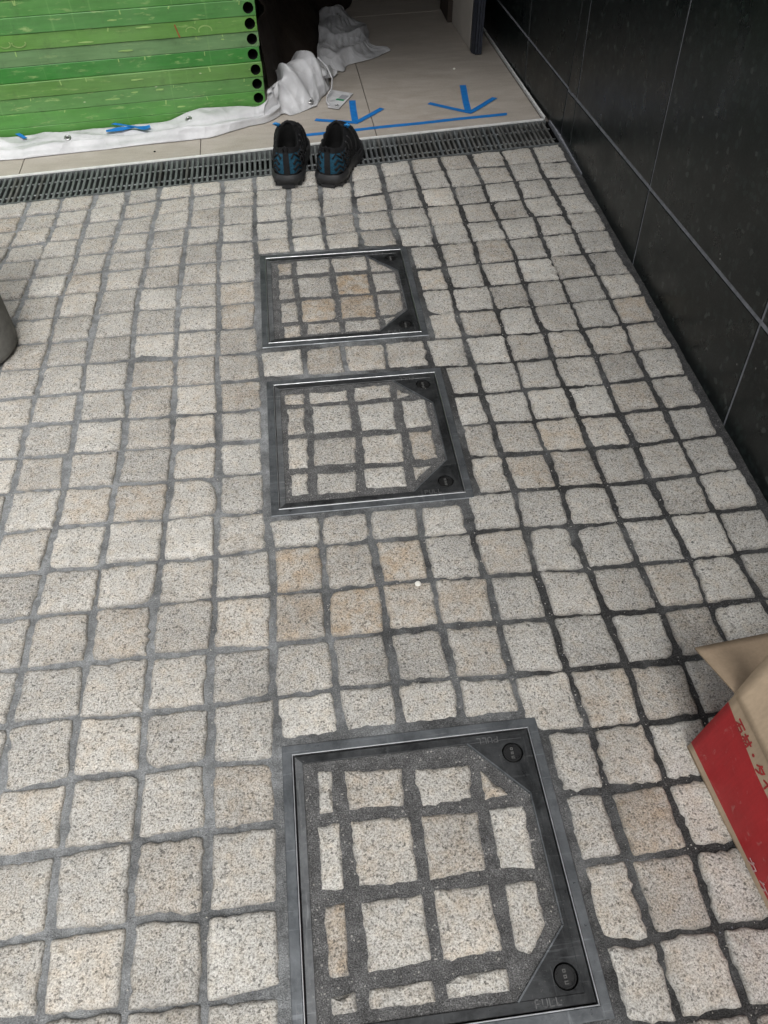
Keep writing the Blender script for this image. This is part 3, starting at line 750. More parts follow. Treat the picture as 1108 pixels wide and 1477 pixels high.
for idx, (inside, _w, j, k, q) in enumerate(cells):
    rng = random.Random(j * 131 + k * 17 + 911)
    tint = RUST.get((j, k), max(0.0, rng.gauss(0.06, 0.12)))
    val = min(1.0, max(0.0, rng.gauss(0.53, 0.19)))
    vs, fs, ed, (cx, cy) = stone_mesh('sett', q, rng, ztop=rng.gauss(0.0012, 0.0010), chip=CHIPS.get((j, k)), tilt=(rng.gauss(0, 0.012), rng.gauss(0, 0.012)), amp=rng.uniform(0.0010, 0.0021))
    if idx < 300 and inside:
        finish_stone('sett', vs, fs, ed, [tint] * len(vs), [val] * len(vs), pavement, (cx, cy, 0))
    else:
        o = len(far['v'])
        far['v'] += [(x + cx, y + cy, z) for x, y, z in vs]
        far['f'] += [tuple(i + o for i in f) for f in fs]
        far['e'] += ed; far['t'] += [tint] * len(vs); far['a'] += [val] * len(vs)
fo = finish_stone('sett_field', far['v'], far['f'], far['e'], far['t'], far['a'], pavement, (0, 0, 0))
fo['kind'] = 'stuff'

# ------------------------------------------------------------------ access covers filled with setts
GLY = {'P': [[(0, 0), (0, 1), (.55, 1), (.7, .85), (.7, .62), (.55, .48), (0, .48)]], 'U': [[(0, 1), (0, .2), (.15, 0), (.55, 0), (.7, .2), (.7, 1)]], 'L': [[(0, 1), (0, 0), (.6, 0)]]}
def ring_mesh(mb, x0, x1, y0, y1, w, z0, z1, b=0.0012, mi=0):
    """rectangular ring of width w with chamfered top edges"""
    o = [(x0, y0), (x1, y0), (x1, y1), (x0, y1)]
    def ins(d): return [(x0 + d, y0 + d), (x1 - d, y0 + d), (x1 - d, y1 - d), (x0 + d, y1 - d)]
    rings = [(o, z0), (o, z1 - b), (ins(b), z1), (ins(w - b), z1), (ins(w), z1 - b), (ins(w), z0)]
    vs = [(x, y, z) for r, z in rings for x, y in r]
    fs = []
    for k in range(len(rings) - 1):
        for i in range(4):
            j = (i + 1) % 4
            fs.append((k * 4 + i, k * 4 + j, k * 4 + 4 + j, k * 4 + 4 + i))
    mb.add(vs, fs, mi)
COVER_LABEL = {1: 'square sett-filled access cover with three rust-brown setts, farthest from the viewer', 2: 'middle of the three square sett-filled access covers, with pale setts', 3: 'largest-looking square sett-filled access cover at the bottom, nearest the viewer'}
LID_TINT = {1: {0: .55, 6: 1.0, 9: .9, 10: .95, 12: .4, 11: .2}, 2: {0: .35, 11: .5, 3: .3, 4: .2}, 3: {8: .7, 1: .35, 3: .55, 6: .35, 10: .3}}
for m in (1, 2, 3):
    ox, oy = MH[m]
    rng = random.Random(40 + m)
    cov = empty('access_cover', (ox, oy, 0))
    tag(cov, COVER_LABEL[m], 'access cover', 'square access covers set into the pavement')
    fr = MB()
    ring_mesh(fr, 0, MW, 0, MD, 0.0155, -0.05, 0.0012)
    frame = fr.build('frame', M['frame_zinc'], cov)
    le = MB()                                                              # rubbed bright lip inside the frame
    ring_mesh(le, 0.0155, MW - 0.0155, 0.0155, MD - 0.0155, 0.0016, -0.05, 0.0022, 0.0004)
    le.build('frame_lip', M['bright_edge'], frame)
    MB().box(0.004, MW - 0.004, 0.004, MD - 0.004, -0.06, -0.045).build('seat', M['channel'], cov)
    # lid: rim, cement filling, two corner plates
    a0, a1, b0, b1 = 0.0180 if m != 3 else 0.0195, MW - 0.019, 0.0195, MD - 0.0195
    rimw = 0.0125
    rm = MB(); ring_mesh(rm, a0, a1, b0, b1, rimw, -0.045, 0.0006, 0.0008)
    rm.mi = [0 if (f[0] % 4 == 3) else 1 for f in rm.f]
    rm.build('lid_rim', [M['rim_steel'], M['lid_steel']], cov)
    tr = [(a0 + rimw, b0 + rimw), (0.290, b0 + rimw), (0.3705, 0.112), (0.3705, 0.293), (0.291, b1 - rimw), (a0 + rimw, b1 - rimw)]
    # thin bright dividing lip along the chamfered corners
    lip = MB()
    for pa, pb in (((0.290, b0 + rimw), (0.3705, 0.112)), ((0.3705, 0.112), (0.3705, 0.293)), ((0.3705, 0.293), (0.291, b1 - rimw))):
        lip.stroke([pa, pb], 0.0022, -0.03, 0.0014)
    lip.build('divider_lip', M['frame_zinc'], cov)
    # cement sheet with relief
    stp = 0.007
    g = MB(); gv = {}; gvs = []; gfs = []
    xs = np.arange(a0 + rimw - 0.001, a1 - rimw + stp, stp); ys = np.arange(b0 + rimw - 0.001, b1 - rimw + stp, stp)
    for jj, y in enumerate(ys):
        for ii, x in enumerate(xs):
            z = -0.0022 + 0.0006 * float(fbm(x * 60 + m * 9, y * 60, 12, 3)) + rng.gauss(0, 0.0002)
            gv[(ii, jj)] = len(gvs); gvs.append((x, y, z))
    for jj in range(len(ys) - 1):
        for ii in range(len(xs) - 1):
            if min(math.hypot(xs[ii] + stp / 2 - 0.358, ys[jj] + stp / 2 - q) for q in (0.0525, 0.3585)) > 0.021:
                gfs.append((gv[(ii, jj)], gv[(ii + 1, jj)], gv[(ii + 1, jj + 1)], gv[(ii, jj + 1)]))
    g.add(gvs, gfs).build('cement_filling', M['lid_mortar'], cov, smooth=True)
    # setts in the lid
    for si, quad in enumerate(LID_STONES[m]):
        q = [(x / 1000.0 + (0.004 if m == 1 else 0), y / 1000.0) for x, y in quad]
        q = [(min(max(x, a0 + rimw + 0.002), 0.368), min(max(y, b0 + rimw + 0.003), b1 - rimw - 0.003)) for x, y in q]
        area = 0.5 * sum(q[i][0] * q[(i + 1) % len(q)][1] - q[(i + 1) % len(q)][0] * q[i][1] for i in range(len(q)))
        if area < 0: q = q[::-1]
        tint = LID_TINT[m].get(si, max(0, rng.gauss(0.08, 0.08)))
        vs, fs, ed, (cx, cy) = stone_mesh('sett', q, rng, ztop=0.0008, depth=0.014, amp=0.0013, rnd=(0.001, 0.003), chip={0: .006, 1: .016, 2: .016, 3: .006} if (m, si) == (1, 9) else None)
        finish_stone('sett', vs, fs, ed, [tint] * len(vs), [min(1, max(0, rng.gauss(0.52, 0.16) - (0.28 if m == 1 else 0)))] * len(vs), cov, (cx, cy, 0))
    # corner plates with finger-hole caps
    for top in (0, 1):
        cc = (0.3585, 0.3585) if top else (0.3580, 0.0525)
        rh = 0.0165; yt = (b1 - rimw + 0.0005) if top else (b0 + rimw - 0.0005); xr = a1 - rimw + 0.0005
        # convex corner piece with a real round hole, plus the narrow strip along the side
        cor = [(0.3708, 0.2935), (xr, 0.2935), (xr, yt), (0.2915, yt)] if top else [(0.2905, yt), (xr, yt), (xr, 0.1115), (0.3708, 0.1115)]
        angs = sorted([2 * math.pi * i / 28 for i in range(28)] + [math.atan2(y - cc[1], x - cc[0]) % (2 * math.pi) for x, y in cor])
        def hit(w):
            dx, dy = math.cos(w), math.sin(w); best = 9.0
            for i in range(4):
                (xa, ya), (xb, yb) = cor[i], cor[(i + 1) % 4]
                den = dx * (yb - ya) - dy * (xb - xa)
                if abs(den) < 1e-12: continue
                t = ((xa - cc[0]) * (yb - ya) - (ya - cc[1]) * (xb - xa)) / den
                u = ((xa - cc[0]) * dy - (ya - cc[1]) * dx) / den
                if t > 1e-9 and -1e-6 <= u <= 1 + 1e-6: best = min(best, t)
            return (cc[0] + dx * best, cc[1] + dy * best)
        pvs = []; NA = len(angs)
        for w in angs:
            hx, hy = hit(w)
            pvs += [(hx, hy, -0.0002), (cc[0] + rh * math.cos(w), cc[1] + rh * math.sin(w), -0.0002), (cc[0] + rh * math.cos(w), cc[1] + rh * math.sin(w), -0.012)]
        pfs = []
        for i in range(NA):
            j = (i + 1) % NA
            pfs += [(i * 3, j * 3, j * 3 + 1, i * 3 + 1), (i * 3 + 1, j * 3 + 1, j * 3 + 2, i * 3 + 2)]
        k0 = len(pvs)
        ya_, yb_ = (0.205, 0.2935) if top else (0.1115, 0.2048)
        pvs += [(0.3708, ya_, -0.0002), (xr, ya_, -0.0002), (xr, yb_, -0.0002), (0.3708, yb_, -0.0002)]
        pfs.append((k0, k0 + 1, k0 + 2, k0 + 3))
        pme = bpy.data.meshes.new('corner_plate'); pme.from_pydata(pvs, [], pfs); pme.update()
        pme.materials.append(M['lid_steel'])
        plate = bpy.data.objects.new('corner_plate', pme); COL.objects.link(plate); plate.parent = cov
        cap = MB().lathe([(0.0148, -0.012), (0.0148, -0.0026), (0.0140, -0.0016), (0.0122, -0.0016), (0.0118, -0.0028), (0.0, -0.0028)], 28, c=(cc[0], cc[1], 0)).build('hole_cap', M['black_plastic'], plate, smooth=False)
        mk = MB()
        for t in (-1, 0, 1):
            yy0 = cc[1] + t * 0.0068
            w = 0.0024 if t != -1 else 0.0028
            mk.box(cc[0] - w, cc[0] + w - 0.0004, yy0 - 0.0020, yy0 - 0.0009, -0.0029, -0.0020)
            mk.box(cc[0] - w, cc[0] + w - 0.0004, yy0 + 0.0010, yy0 + 0.0021, -0.0029, -0.0021)
            mk.box(cc[0] - w, cc[0] - w + 0.0011, yy0 - 0.0020, yy0 + 0.0021, -0.0029, -0.00205)
            if t != -1: mk.box(cc[0] + w - 0.0016, cc[0] + w - 0.0005, yy0 - 0.0020, yy0 + 0.0021, -0.0029, -0.00215)
        mk.build('cap_mark', M['cap_mark'], plate)
        lt = MB()
        s = 0.0088; adv = 0.0092
        for ci, ch in enumerate('PULL'):
            for stk in GLY[ch]:
                if top: pts = [(0.3395 - (ci * adv + px * s), 0.3868 - py * s) for px, py in stk]
                else: pts = [(0.311 + ci * adv + px * s, 0.0222 + py * s) for px, py in stk]
                lt.stroke(pts, 0.0013, 0.0001, 0.0015)
        lt.build('lettering', M['cast_letter'], plate)
tag(MB().lathe([(0.004, 0.0), (0.0062, 0.002), (0.0045, 0.0046), (0.0012, 0.0052)], 7).build('stone_chip', M['chip'], None, False, (0.1575, 0.801, -0.002)), 'small white stone chip lying in a joint below the middle access cover', 'stone chip')

# ------------------------------------------------------------------ entrance floor: drain, trims, tiles
def yd(x): return 2.600 + 0.1098 * (x + 0.066)          # inner steel trim line
def ydn(x): return 2.4215 + 0.1045 * x                   # pavement edge of the drain
def ydf(x): return yd(x) - 0.012                         # far side of the grating
XL, XR = -1.62, 0.895
drain = empty('drain_grate', (0, 2.5, 0))
tag(drain, 'long galvanised slot drain grating between the setts and the tiled floor', 'drain grate')
ch = MB()
vs = []
for x in (XL - 0.02, XR + 0.005):
    vs += [(x, ydn(x) - 2.5, -0.005), (x, ydn(x) - 2.5, -0.2), (x, ydf(x) - 2.5, -0.2), (x, ydf(x) - 2.5, -0.005)]
ch.add(vs, [(0, 4, 5, 1), (1, 5, 6, 2), (2, 6, 7, 3), (0, 1, 2, 3), (7, 6, 5, 4)])
ch.build('channel', M['channel'], drain)
bar_me = None
nb = int((XR - XL) / 0.0166)
rd = random.Random(8)
bw = 0.0078
for i in range(nb):
    x = XL + 0.008 + i * 0.0166
    dirty = x > 0.30 and rd.random() < 0.75 or rd.random() < 0.12
    y0, y1 = ydn(x) - 2.5 + 0.005, ydf(x) - 2.5 - 0.002
    o = MB().box(-bw / 2, bw / 2, y0, y1, -0.024, rd.uniform(-0.0006, 0.0006), 0.0012).build('grate_bar', M['grate_dirty' if dirty else 'grate'], drain)
    o.location = (x, 0, 0)
    if x > 0.3:
        o.rotation_euler = (0, 0, rd.gauss(0, 0.01))
for t in (0.27, 0.70):
    rod = MB()
    pts = []
    for x in np.linspace(XL, XR, 40):
        a, b = ydn(x), ydf(x)
        pts.append((x, a + (b - a) * t - 2.5, -0.0070))
    rod.tube(pts, 0.0030, 6)
    rod.build('cross_rod', M['grate'], drain, smooth=True)
for fn, nm in ((ydn, 0.0), (ydf, -0.004)):
    r = MB(); pts = []
    vs = []
    for x in (XL, XR):
        y = fn(x) + nm - 2.5
        vs += [(x, y, -0.03), (x, y + 0.0042, -0.03), (x, y + 0.0042, 0.0004), (x, y, 0.0004)]
    r.add(vs, [(0, 1, 2, 3), (7, 6, 5, 4), (0, 3, 7, 4), (3, 2, 6, 7), (2, 1, 5, 6)])
    r.build('grate_rail', M['grate'], drain)
# steel trim along the drain and along the wall
def strip(name, a, b, w, z0, z1, mat, parent=None):
    a = Vector(a); b = Vector(b); d = (b - a).normalized(); n = Vector((-d.y, d.x)) * w
    q = [a, b, b + n, a + n]
    return MB().prism([(p.x, p.y) for p in q], z0, z1, 0.0006, 0).build(name, mat, parent)
tag(strip('steel_trim', (XL, ydf(XL) + 0.0015), (0.887, ydf(0.887) + 0.0015), 0.0095, -0.03, 0.0035, M['steel_trim']), 'thin bright steel edging between drain grating and beige tiles', 'floor trim')
tag(strip('steel_trim', (0.8915, 2.716), (0.8515, 3.85), -0.0075, -0.03, 0.0030, M['steel_trim']), 'thin pale edging between beige tiles and the black wall', 'floor trim')
tag(strip('kerb_strip', (0.906, 2.30), (0.9065, 2.693), -0.013, -0.03, 0.0015, M['grout']), 'narrow grey concrete kerb strip at the wall end of the drain', 'kerb strip')

bed = MB()
bed.add([(-4.9, yd(-4.9) - 0.01, -0.006), (0.93, yd(0.93) - 0.01, -0.006), (1.0, 6.6, -0.006), (-4.9, 6.6, -0.006)], [(0, 1, 2, 3)])
tile_floor = structure('tile_floor', bed, M['tile_grout'])
def tile_row(y_lo, y_hi, x_of):
    xs = [-3.82, -3.23, -2.64, -2.05, -1.45, -0.864, -0.2965, 0.295, 0.884, 1.05]
    for i in range(len(xs) - 1):
        g = 0.0013
        q = []
        for x, yf in ((xs[i] + g, y_lo), (xs[i + 1] - g, y_lo), (xs[i + 1] - g, y_hi), (xs[i] + g, y_hi)):
            y = yf(x)
            xx = x + x_of(y) * (1 if abs(x) < 0.8 or True else 0)
            if i >= len(xs) - 3:
                xx = min(xx, 0.8915 - (y - 2.716) * 0.0353 - 0.009)
            q.append((xx, y))
        if q[1][0] - q[0][0] < 0.02: continue
        cx = sum(p[0] for p in q) / 4; cy = sum(p[1] for p in q) / 4
        MB().prism([(x - cx, y - cy) for x, y in q], -0.012, 0.0, 0.0008).build('floor_tile', M['tile'], tile_floor, False, (cx, cy, 0))
xo = lambda y: -0.014 * (y - 2.68)
tile_row(lambda x: yd(x) + 0.0005, lambda x: 3.832 + 0.085 * (x - 0.45) - 0.0015, xo)
tile_row(lambda x: 3.832 + 0.085 * (x - 0.45) + 0.0015, lambda x: 5.03 + 0.085 * (x - 0.45) - 0.0015, xo)
tile_row(lambda x: 5.03 + 0.085 * (x - 0.45) + 0.0015, lambda x: 6.2 + 0.085 * (x - 0.45), xo)
tag(MB().lathe([(0.004, 0.0), (0.006, 0.002), (0.003, 0.0042), (0.001, 0.0046)], 6).build('plaster_crumb', M['chip'], None, False, (0.660, 3.186, 0.0004)), 'tiny pale crumb on the beige tiles beyond the right tape arrow', 'crumb')
tag(MB().lathe([(0.0035, 0.0), (0.0042, 0.0012), (0.002, 0.0026)], 6).build('grit', M['channel'], None, False, (-0.445, 2.622, 0.0004)), 'tiny dark speck of grit on the tile strip before the white sheet', 'grit')

# ------------------------------------------------------------------ blue tape
TW = 0.019
def tape_piece(pts, w, parent, loc, z=0.0006, name='tape_strip', zfun=None, rng=random.Random(5)):
    a = Vector(pts[0]); b = Vector(pts[1]); d = (b - a); L = d.length; d.normalize(); n = Vector((-d.y, d.x))
    N = max(4, int(L / 0.012)); vs = []; fs = []
    for i in range(N + 1):
        s = L * i / N
        if i in (0, N):
            e0, e1 = rng.uniform(-0.004, 0.004), rng.uniform(-0.004, 0.004)
        else: e0 = e1 = 0
        wob = 0.0010 * math.sin(s * 23 + a.x * 40)
        for side, ee in ((-1, e0), (1, e1)):
            p = a + d * (s + ee) + n * (side * w / 2 + wob)
            zz = (zfun(p.x, p.y) if zfun else 0) + z + 0.0004 * abs(math.sin(s * 61 + side))
            vs.append((p.x - loc[0], p.y - loc[1], zz - loc[2]))
    nb_ = len(vs)
    vs += [(x, y, zz - 0.0005) for x, y, zz in vs]
    for i in range(N):
        k = i * 2
        fs += [(k, k + 1, k + 3, k + 2), (nb_ + k + 2, nb_ + k + 3, nb_ + k + 1, nb_ + k), (k, k + 2, nb_ + k + 2, nb_ + k), (k + 3, k + 1, nb_ + k + 1, nb_ + k + 3)]
    return MB().add(vs, fs).build(name, M['tape'], parent)
def arrow(loc, label, strips):
    t = empty('tape_arrow', loc)
    tag(t, label, 'tape arrow', 'blue tape arrows on the tiled floor')
    for i, (a, b) in enumerate(strips):
        tape_piece((a, b), TW * (1.25 if i == 0 else 1.0), t, loc, 0.0012 + 0.0009 * i)
arrow((0.24, 2.76, 0), 'blue masking tape arrow right of the shoes, nearer the white sheet', [((0.2405, 2.945), (0.2325, 2.757)), ((0.094, 2.798), (0.246, 2.752)), ((0.340, 2.861), (0.241, 2.757))])
arrow((0.64, 2.78, 0), 'blue masking tape arrow near the black wall, right of the other arrow', [((0.663, 3.027), (0.639, 2.785)), ((0.514, 2.880), (0.652, 2.783)), ((0.758, 2.897), (0.643, 2.785))])
ln = empty('tape_line', (0.4, 2.72, 0))
tag(ln, 'long straight blue masking tape line under both tape arrows', 'tape line')
tape_piece(((0.02, 2.6765), (0.772, 2.760)), TW, ln, (0.4, 2.72, 0), 0.0012)

# ------------------------------------------------------------------ green hollow boards
ANG = math.atan2(2.857 - 2.76, -0.073 + 0.967)
BH = 0.0455; ULEN = 1.30; UEND = 0.903
ORD = ['lowest', 'second lowest', 'third from the bottom', 'fourth from the bottom', 'fifth from the bottom', 'sixth from the bottom', 'seventh from the bottom', 'eighth from the bottom', 'ninth from the bottom', 'tenth from the bottom', 'topmost']
NBRD = 11
HOLE_N = 24
def board(i):
    rng = random.Random(i * 13 + 3)
    z0 = 0.002 if i == 0 else 0.0385 + BH * (i - 1)
    h = 0.0362 if i == 0 else BH - 0.0006
    du, dvv = rng.uniform(-0.0025, 0.0025), rng.uniform(-0.0045, 0.0015)
    root = empty('plastic_board', (-0.967, 2.76, z0), ANG)
    lab = '%s green plastic board in the stack behind the white sheet' % ORD[i]
    if i == 6: lab = 'darkest green plastic board, sixth in the stack counting from the top edge of view'
    lab = '%s of the stacked green hollow plastic boards' % ORD[i].capitalize() if i in (0, NBRD - 1) else 'green hollow plastic board, %s of the stack' % ORD[i]
    tag(root, lab, 'plastic board', 'green boards in one stack')
    u0, u1 = UEND - ULEN + du, UEND + du
    y0, y1 = dvv, 0.62 + dvv
    b = 0.0014
    mb = MB()
    hc = 0.880 + du; hz = h / 2; hr = min(0.0172, h / 2 - 0.003)
    # front face: chamfered border, with a square cell carrying the round hole
    ca, cb = hc - 0.0205, hc + 0.0205
    zb, zt = b, h - b
    def F(u, z): return (u, y0, z)
    # front strips left and right of the cell, subdivided for small wobble
    N = 34
    us = list(np.linspace(u0 + b, ca, N))
    wob = [0.0006 * math.sin(u * 7 + i) + rng.gauss(0, 0.00025) for u in us]; wob[-1] = 0
    vs = []
    for u, w in zip(us, wob):
        vs += [(u, y0 + w + b, 0.0), (u, y0 + w, zb), (u, y0 + w, zt), (u, y0 + w + b, h), (u, y1, h), (u, y1, 0.0)]
    fs = []
    for k in range(N - 1):
        for q in range(5):
            fs.append((k * 6 + q, (k + 1) * 6 + q, (k + 1) * 6 + q + 1, k * 6 + q + 1))
    fs.append((0, 1, 2, 3, 4, 5))
    mb.add(vs, fs)
    us2 = [cb, u1 - b, u1]
    vs = []
    for n_, u in enumerate([ca, cb, u1 - b]):
        vs += [(u, y0 + b, 0.0), (u, y0, zb), (u, y0, zt), (u, y0 + b, h), (u, y1, h), (u, y1, 0.0)]
    vs += [(u1, y0 + b, b), (u1, y0 + b, b), (u1, y0 + b, h - b), (u1, y0 + b, h - b), (u1, y1, h - b), (u1, y1, b)]
    fs = []
    for k in range(3):
        for q in range(5):
            if k == 0 and q == 1: continue
            fs.append((k * 6 + q, (k + 1) * 6 + q, (k + 1) * 6 + q + 1, k * 6 + q + 1))
    fs.append((19, 20, 22, 23))
    mb.add(vs, fs)
    # hole cell
    hv = []
    sq = []
    for t in range(HOLE_N):
        w = 2 * math.pi * t / HOLE_N
        c_, s_ = math.cos(w), math.sin(w)
        hv.append((hc + hr * c_, y0, hz + hr * s_))
        k = max(abs(c_) / (cb - hc), abs(s_) / (zt - hz))
        sq.append((hc + c_ / k, y0, hz + s_ / k))
    vs = hv + sq + [(x, y0 + 0.004, z) for x, y, z in hv] + [(hc + (x - hc) * 0.93, y0 + 0.5, hz + (z - hz) * 0.93) for x, y, z in hv]
    n = HOLE_N; fs = []; mi = []
    for t in range(n):
        q = (t + 1) % n
        fs.append((t, q, n + q, n + t))
    mb.add(vs, fs)
    o0 = len(mb.v) - len(vs)
    for t in range(n):
        q = (t + 1) % n
        mb.f.append((o0 + t, o0 + 2 * n + t, o0 + 2 * n + q, o0 + q)); mb.mi.append(0)
    me_o = mb.build('board_body', M['board'][i % len(M['board'])], root)
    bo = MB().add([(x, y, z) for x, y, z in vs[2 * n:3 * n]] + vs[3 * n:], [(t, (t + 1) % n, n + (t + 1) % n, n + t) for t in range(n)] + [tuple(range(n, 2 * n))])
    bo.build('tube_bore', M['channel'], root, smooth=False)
    return root, y0, h
boards = [board(i) for i in range(NBRD)]
def bmark(i, strokes, w, mat, name='paint_mark'):
    root, y0, h = boards[i]
    mb = MB()
    for s in strokes:
        mb.stroke(s, w, 0.0, 0.0009, xf=lambda x, z, t: (x, y0 - 0.0004 - t, z))
    mb.build(name, mat, root)
def blot(i, u, z, L, hgt, mat, name='scuff'):
    root, y0, h = boards[i]
    rng = random.Random(int(u * 1000) + i)
    pts = [(u + L / 2 * math.cos(2 * math.pi * k / 12) * rng.uniform(0.8, 1.1), z + hgt / 2 * math.sin(2 * math.pi * k / 12) * rng.uniform(0.6, 1.2)) for k in range(12)]
    MB().prism(pts, 0.0, 0.0008, 0, 0, lambda x, zz, t: (x, y0 - 0.0004 - t, zz)).build(name, mat, root)
def arc(cx, cz, rx, rz, a0, a1, n=10):
    return [(cx + rx * math.cos(rad(a0 + (a1 - a0) * k / n)), cz + rz * math.sin(rad(a0 + (a1 - a0) * k / n))) for k in range(n + 1)]
zl = lambda z, i: z - (0.0385 + BH * (i - 1))
i0 = 6
bmark(6, [arc(0.161, zl(0.287, 6), 0.020, 0.011, -190, 10)], 0.0035, M['mark'])
bmark(6, [arc(0.120, zl(0.287, 6), 0.016, 0.010, -150, 30)], 0.003, M['mark'])
bmark(6, [arc(0.690, zl(0.283, 6), 0.016, 0.010, 20, 190)], 0.0028, M['mark'])
bmark(6, [arc(0.735, zl(0.281, 6), 0.021, 0.013, -10, 195)], 0.0036, M['mark'])
bmark(6, [[(0.642, zl(0.302, 6)), (0.651, zl(0.268, 6))]], 0.0045, M['rust_mark'], 'rust_streak')
for i, (u, z, L) in [(6, (0.52, 0.303, 0.05)), (5, (0.45, 0.241, 0.05)), (3, (0.47, 0.155, 0.04)), (2, (0.37, 0.102, 0.055)), (7, (0.44, 0.33, 0.03)), (2, (0.54, 0.118, 0.03)), (2, (0.46, 0.117, 0.025)), (6, (0.33, 0.275, 0.06)), (1, (0.60, 0.058, 0.03)), (5, (0.78, 0.25, 0.012))]:
    zz_ = zl(z, i)
    if 0.006 < zz_ < BH - 0.006:
        blot(i, u + L / 2, zz_, L, 0.0055, M['mark'])
for i in range(1, 10):
    rng = random.Random(i + 77)
    for _ in range(3):
        u = rng.uniform(0.02, 0.86); w = rng.uniform(0.002, 0.005)
        zt_ = BH - 0.003
        bmark(i, [[(u, zt_), (u + rng.uniform(-0.003, 0.003), zt_ - rng.uniform(0.004, 0.012))]], w, M['mark'], 'nick')

# ------------------------------------------------------------------ rumpled white sheet
def catmull(pts, n):
    P = [np.array(p, float) for p in pts]
    d = [0.0]
    for a, b in zip(P[:-1], P[1:]): d.append(d[-1] + max(1e-6, np.linalg.norm(b - a)))
    d = np.array(d) / d[-1]
    A = np.array(P); out = []
    for t in np.linspace(0, 1, n):
        k = min(len(P) - 2, max(0, int(np.searchsorted(d, t, side='right') - 1)))
        u = (t - d[k]) / (d[k + 1] - d[k])
        p0, p1, p2, p3 = A[max(k - 1, 0)], A[k], A[k + 1], A[min(k + 2, len(P) - 1)]
        out.append(0.5 * ((2 * p1) + (-p0 + p2) * u + (2 * p0 - 5 * p1 + 4 * p2 - p3) * u * u + (-p0 + 3 * p1 - 3 * p2 + p3) * u ** 3))
    return np.array(out)
sheet = empty('vinyl_sheet', (-0.1, 2.8, 0))
tag(sheet, 'long crumpled white vinyl sheet lying along the foot of the green boards', 'vinyl sheet')
SO = np.array([-0.1, 2.8, 0.0])
def ribbon(curves, nu, nv, fold, seed, th=0.0016):
    """surface lofted through several curves (front to back), with crease displacement"""
    C = [catmull(c, nu) for c in curves]
    S = np.zeros((nu, nv, 3))
    for i in range(nu):
        S[i] = catmull([c[i] for c in C], nv)
    U, V = np.meshgrid(np.linspace(0, 1, nu), np.linspace(0, 1, nv), indexing='ij')
    # normals
    du = np.gradient(S, axis=0); dv_ = np.gradient(S, axis=1)
    Nn = np.cross(du, dv_); Nn /= (np.linalg.norm(Nn, axis=2, keepdims=True) + 1e-9)
    Nn[Nn[..., 2] < 0] *= -1
    disp = fold(U, V, S)
    S = S + Nn * disp[..., None]
    S[..., 2] = np.maximum(S[..., 2], 0.0025)
    return S
def grid_faces(nu, nv, off):
    f = []
    for i in range(nu - 1):
        for j in range(nv - 1):
            a = off + i * nv + j
            f.append((a, a + nv, a + nv + 1, a + 1))
    return f
def ridged(x): return 1.0 - np.abs(np.sin(x))
# 1: strip along the foot of the stack
top = [Vector(p) for p in SHEET_TOP]; fro = [Vector(p) for p in SHEET_FRONT]
def at_x(lst, x):
    for a, b in zip(lst[:-1], lst[1:]):
        if a.x <= x <= b.x or (b is lst[-1] and x > b.x) or (a is lst[0] and x < a.x):
            t = (x - a.x) / (b.x - a.x) if abs(b.x - a.x) > 1e-6 else 0
            return a + (b - a) * t
fro.append(Vector((-0.020, 2.848, 0.004))); top.append(Vector((-0.020, 2.905, 0.100)))
xs_ = np.linspace(-1.24, -0.024, 46)
cf, cm1, cm2, ct = [], [], [], []
for x in xs_:
    a = at_x(fro, x); b = at_x(top, x)
    cf.append((a.x, a.y + 0.002, 0.002))
    hmid = 0.012 + 0.35 * max(0.0, b.z)
    cm1.append((x, a.y + (b.y - a.y) * 0.12, 0.010 + 0.12 * max(0, b.z)))
    cm2.append((x, a.y + (b.y - a.y) * 0.62, hmid + 0.2 * max(0.0, b.z)))
    ct.append((b.x, b.y, max(0.018, b.z)))
def fold1(U, V, S):
    x = S[..., 0]; y = S[..., 1]
    env = np.sin(np.pi * np.clip(V, 0, 1)) ** 0.6
    d = 0.0120 * ridged(x * 15 + V * 4.0 + 2.2 * fbm(x * 4, V * 2, 21, 2)) * env * V
    d += 0.004 * fbm(x * 26, V * 5, 22, 3) * env
    d += 0.011 * np.exp(-((V - 0.30 - 0.05 * np.sin(x * 9)) / 0.07) ** 2)          # the folded hem ridge running lengthwise
    d += -0.005 * np.exp(-((V - 0.46 - 0.05 * np.sin(x * 7 + 1)) / 0.05) ** 2)
    return d
S1 = ribbon([cf, cm1, cm2, ct], 260, 22, fold1, 1)
# behind the top edge the sheet rolls over and tucks back against the boards
# 2: the gathered bundle right of the stack
b_front = [(-0.085, 2.795, 0.003), (-0.045, 2.822, 0.003), (-0.012, 2.858, 0.003), (0.012, 2.842, 0.003), (0.045, 2.856, 0.003), (0.088, 2.893, 0.003), (0.112, 2.912, 0.004), (0.140, 2.985, 0.004), (0.176, 3.075, 0.004)]
b_mid = [(-0.075, 2.815, 0.045), (-0.050, 2.850, 0.060), (-0.018, 2.885, 0.045), (0.020, 2.890, 0.050), (0.055, 2.905, 0.045), (0.090, 2.930, 0.030), (0.120, 2.965, 0.040), (0.140, 3.010, 0.055), (0.172, 3.080, 0.020)]
b_top = [(-0.068, 2.828, 0.052), (-0.045, 2.87, 0.085), (-0.010, 2.93, 0.105), (0.018, 2.97, 0.125), (0.055, 2.99, 0.135), (0.100, 3.02, 0.135), (0.128, 3.04, 0.110), (0.158, 3.06, 0.080), (0.172, 3.10, 0.030)]
b_back = [(-0.060, 2.90, 0.030), (-0.040, 2.98, 0.050), (-0.02, 3.06, 0.06), (0.02, 3.14, 0.06), (0.06, 3.18, 0.06), (0.11, 3.18, 0.05), (0.14, 3.17, 0.04), (0.17, 3.16, 0.03), (0.19, 3.15, 0.01)]
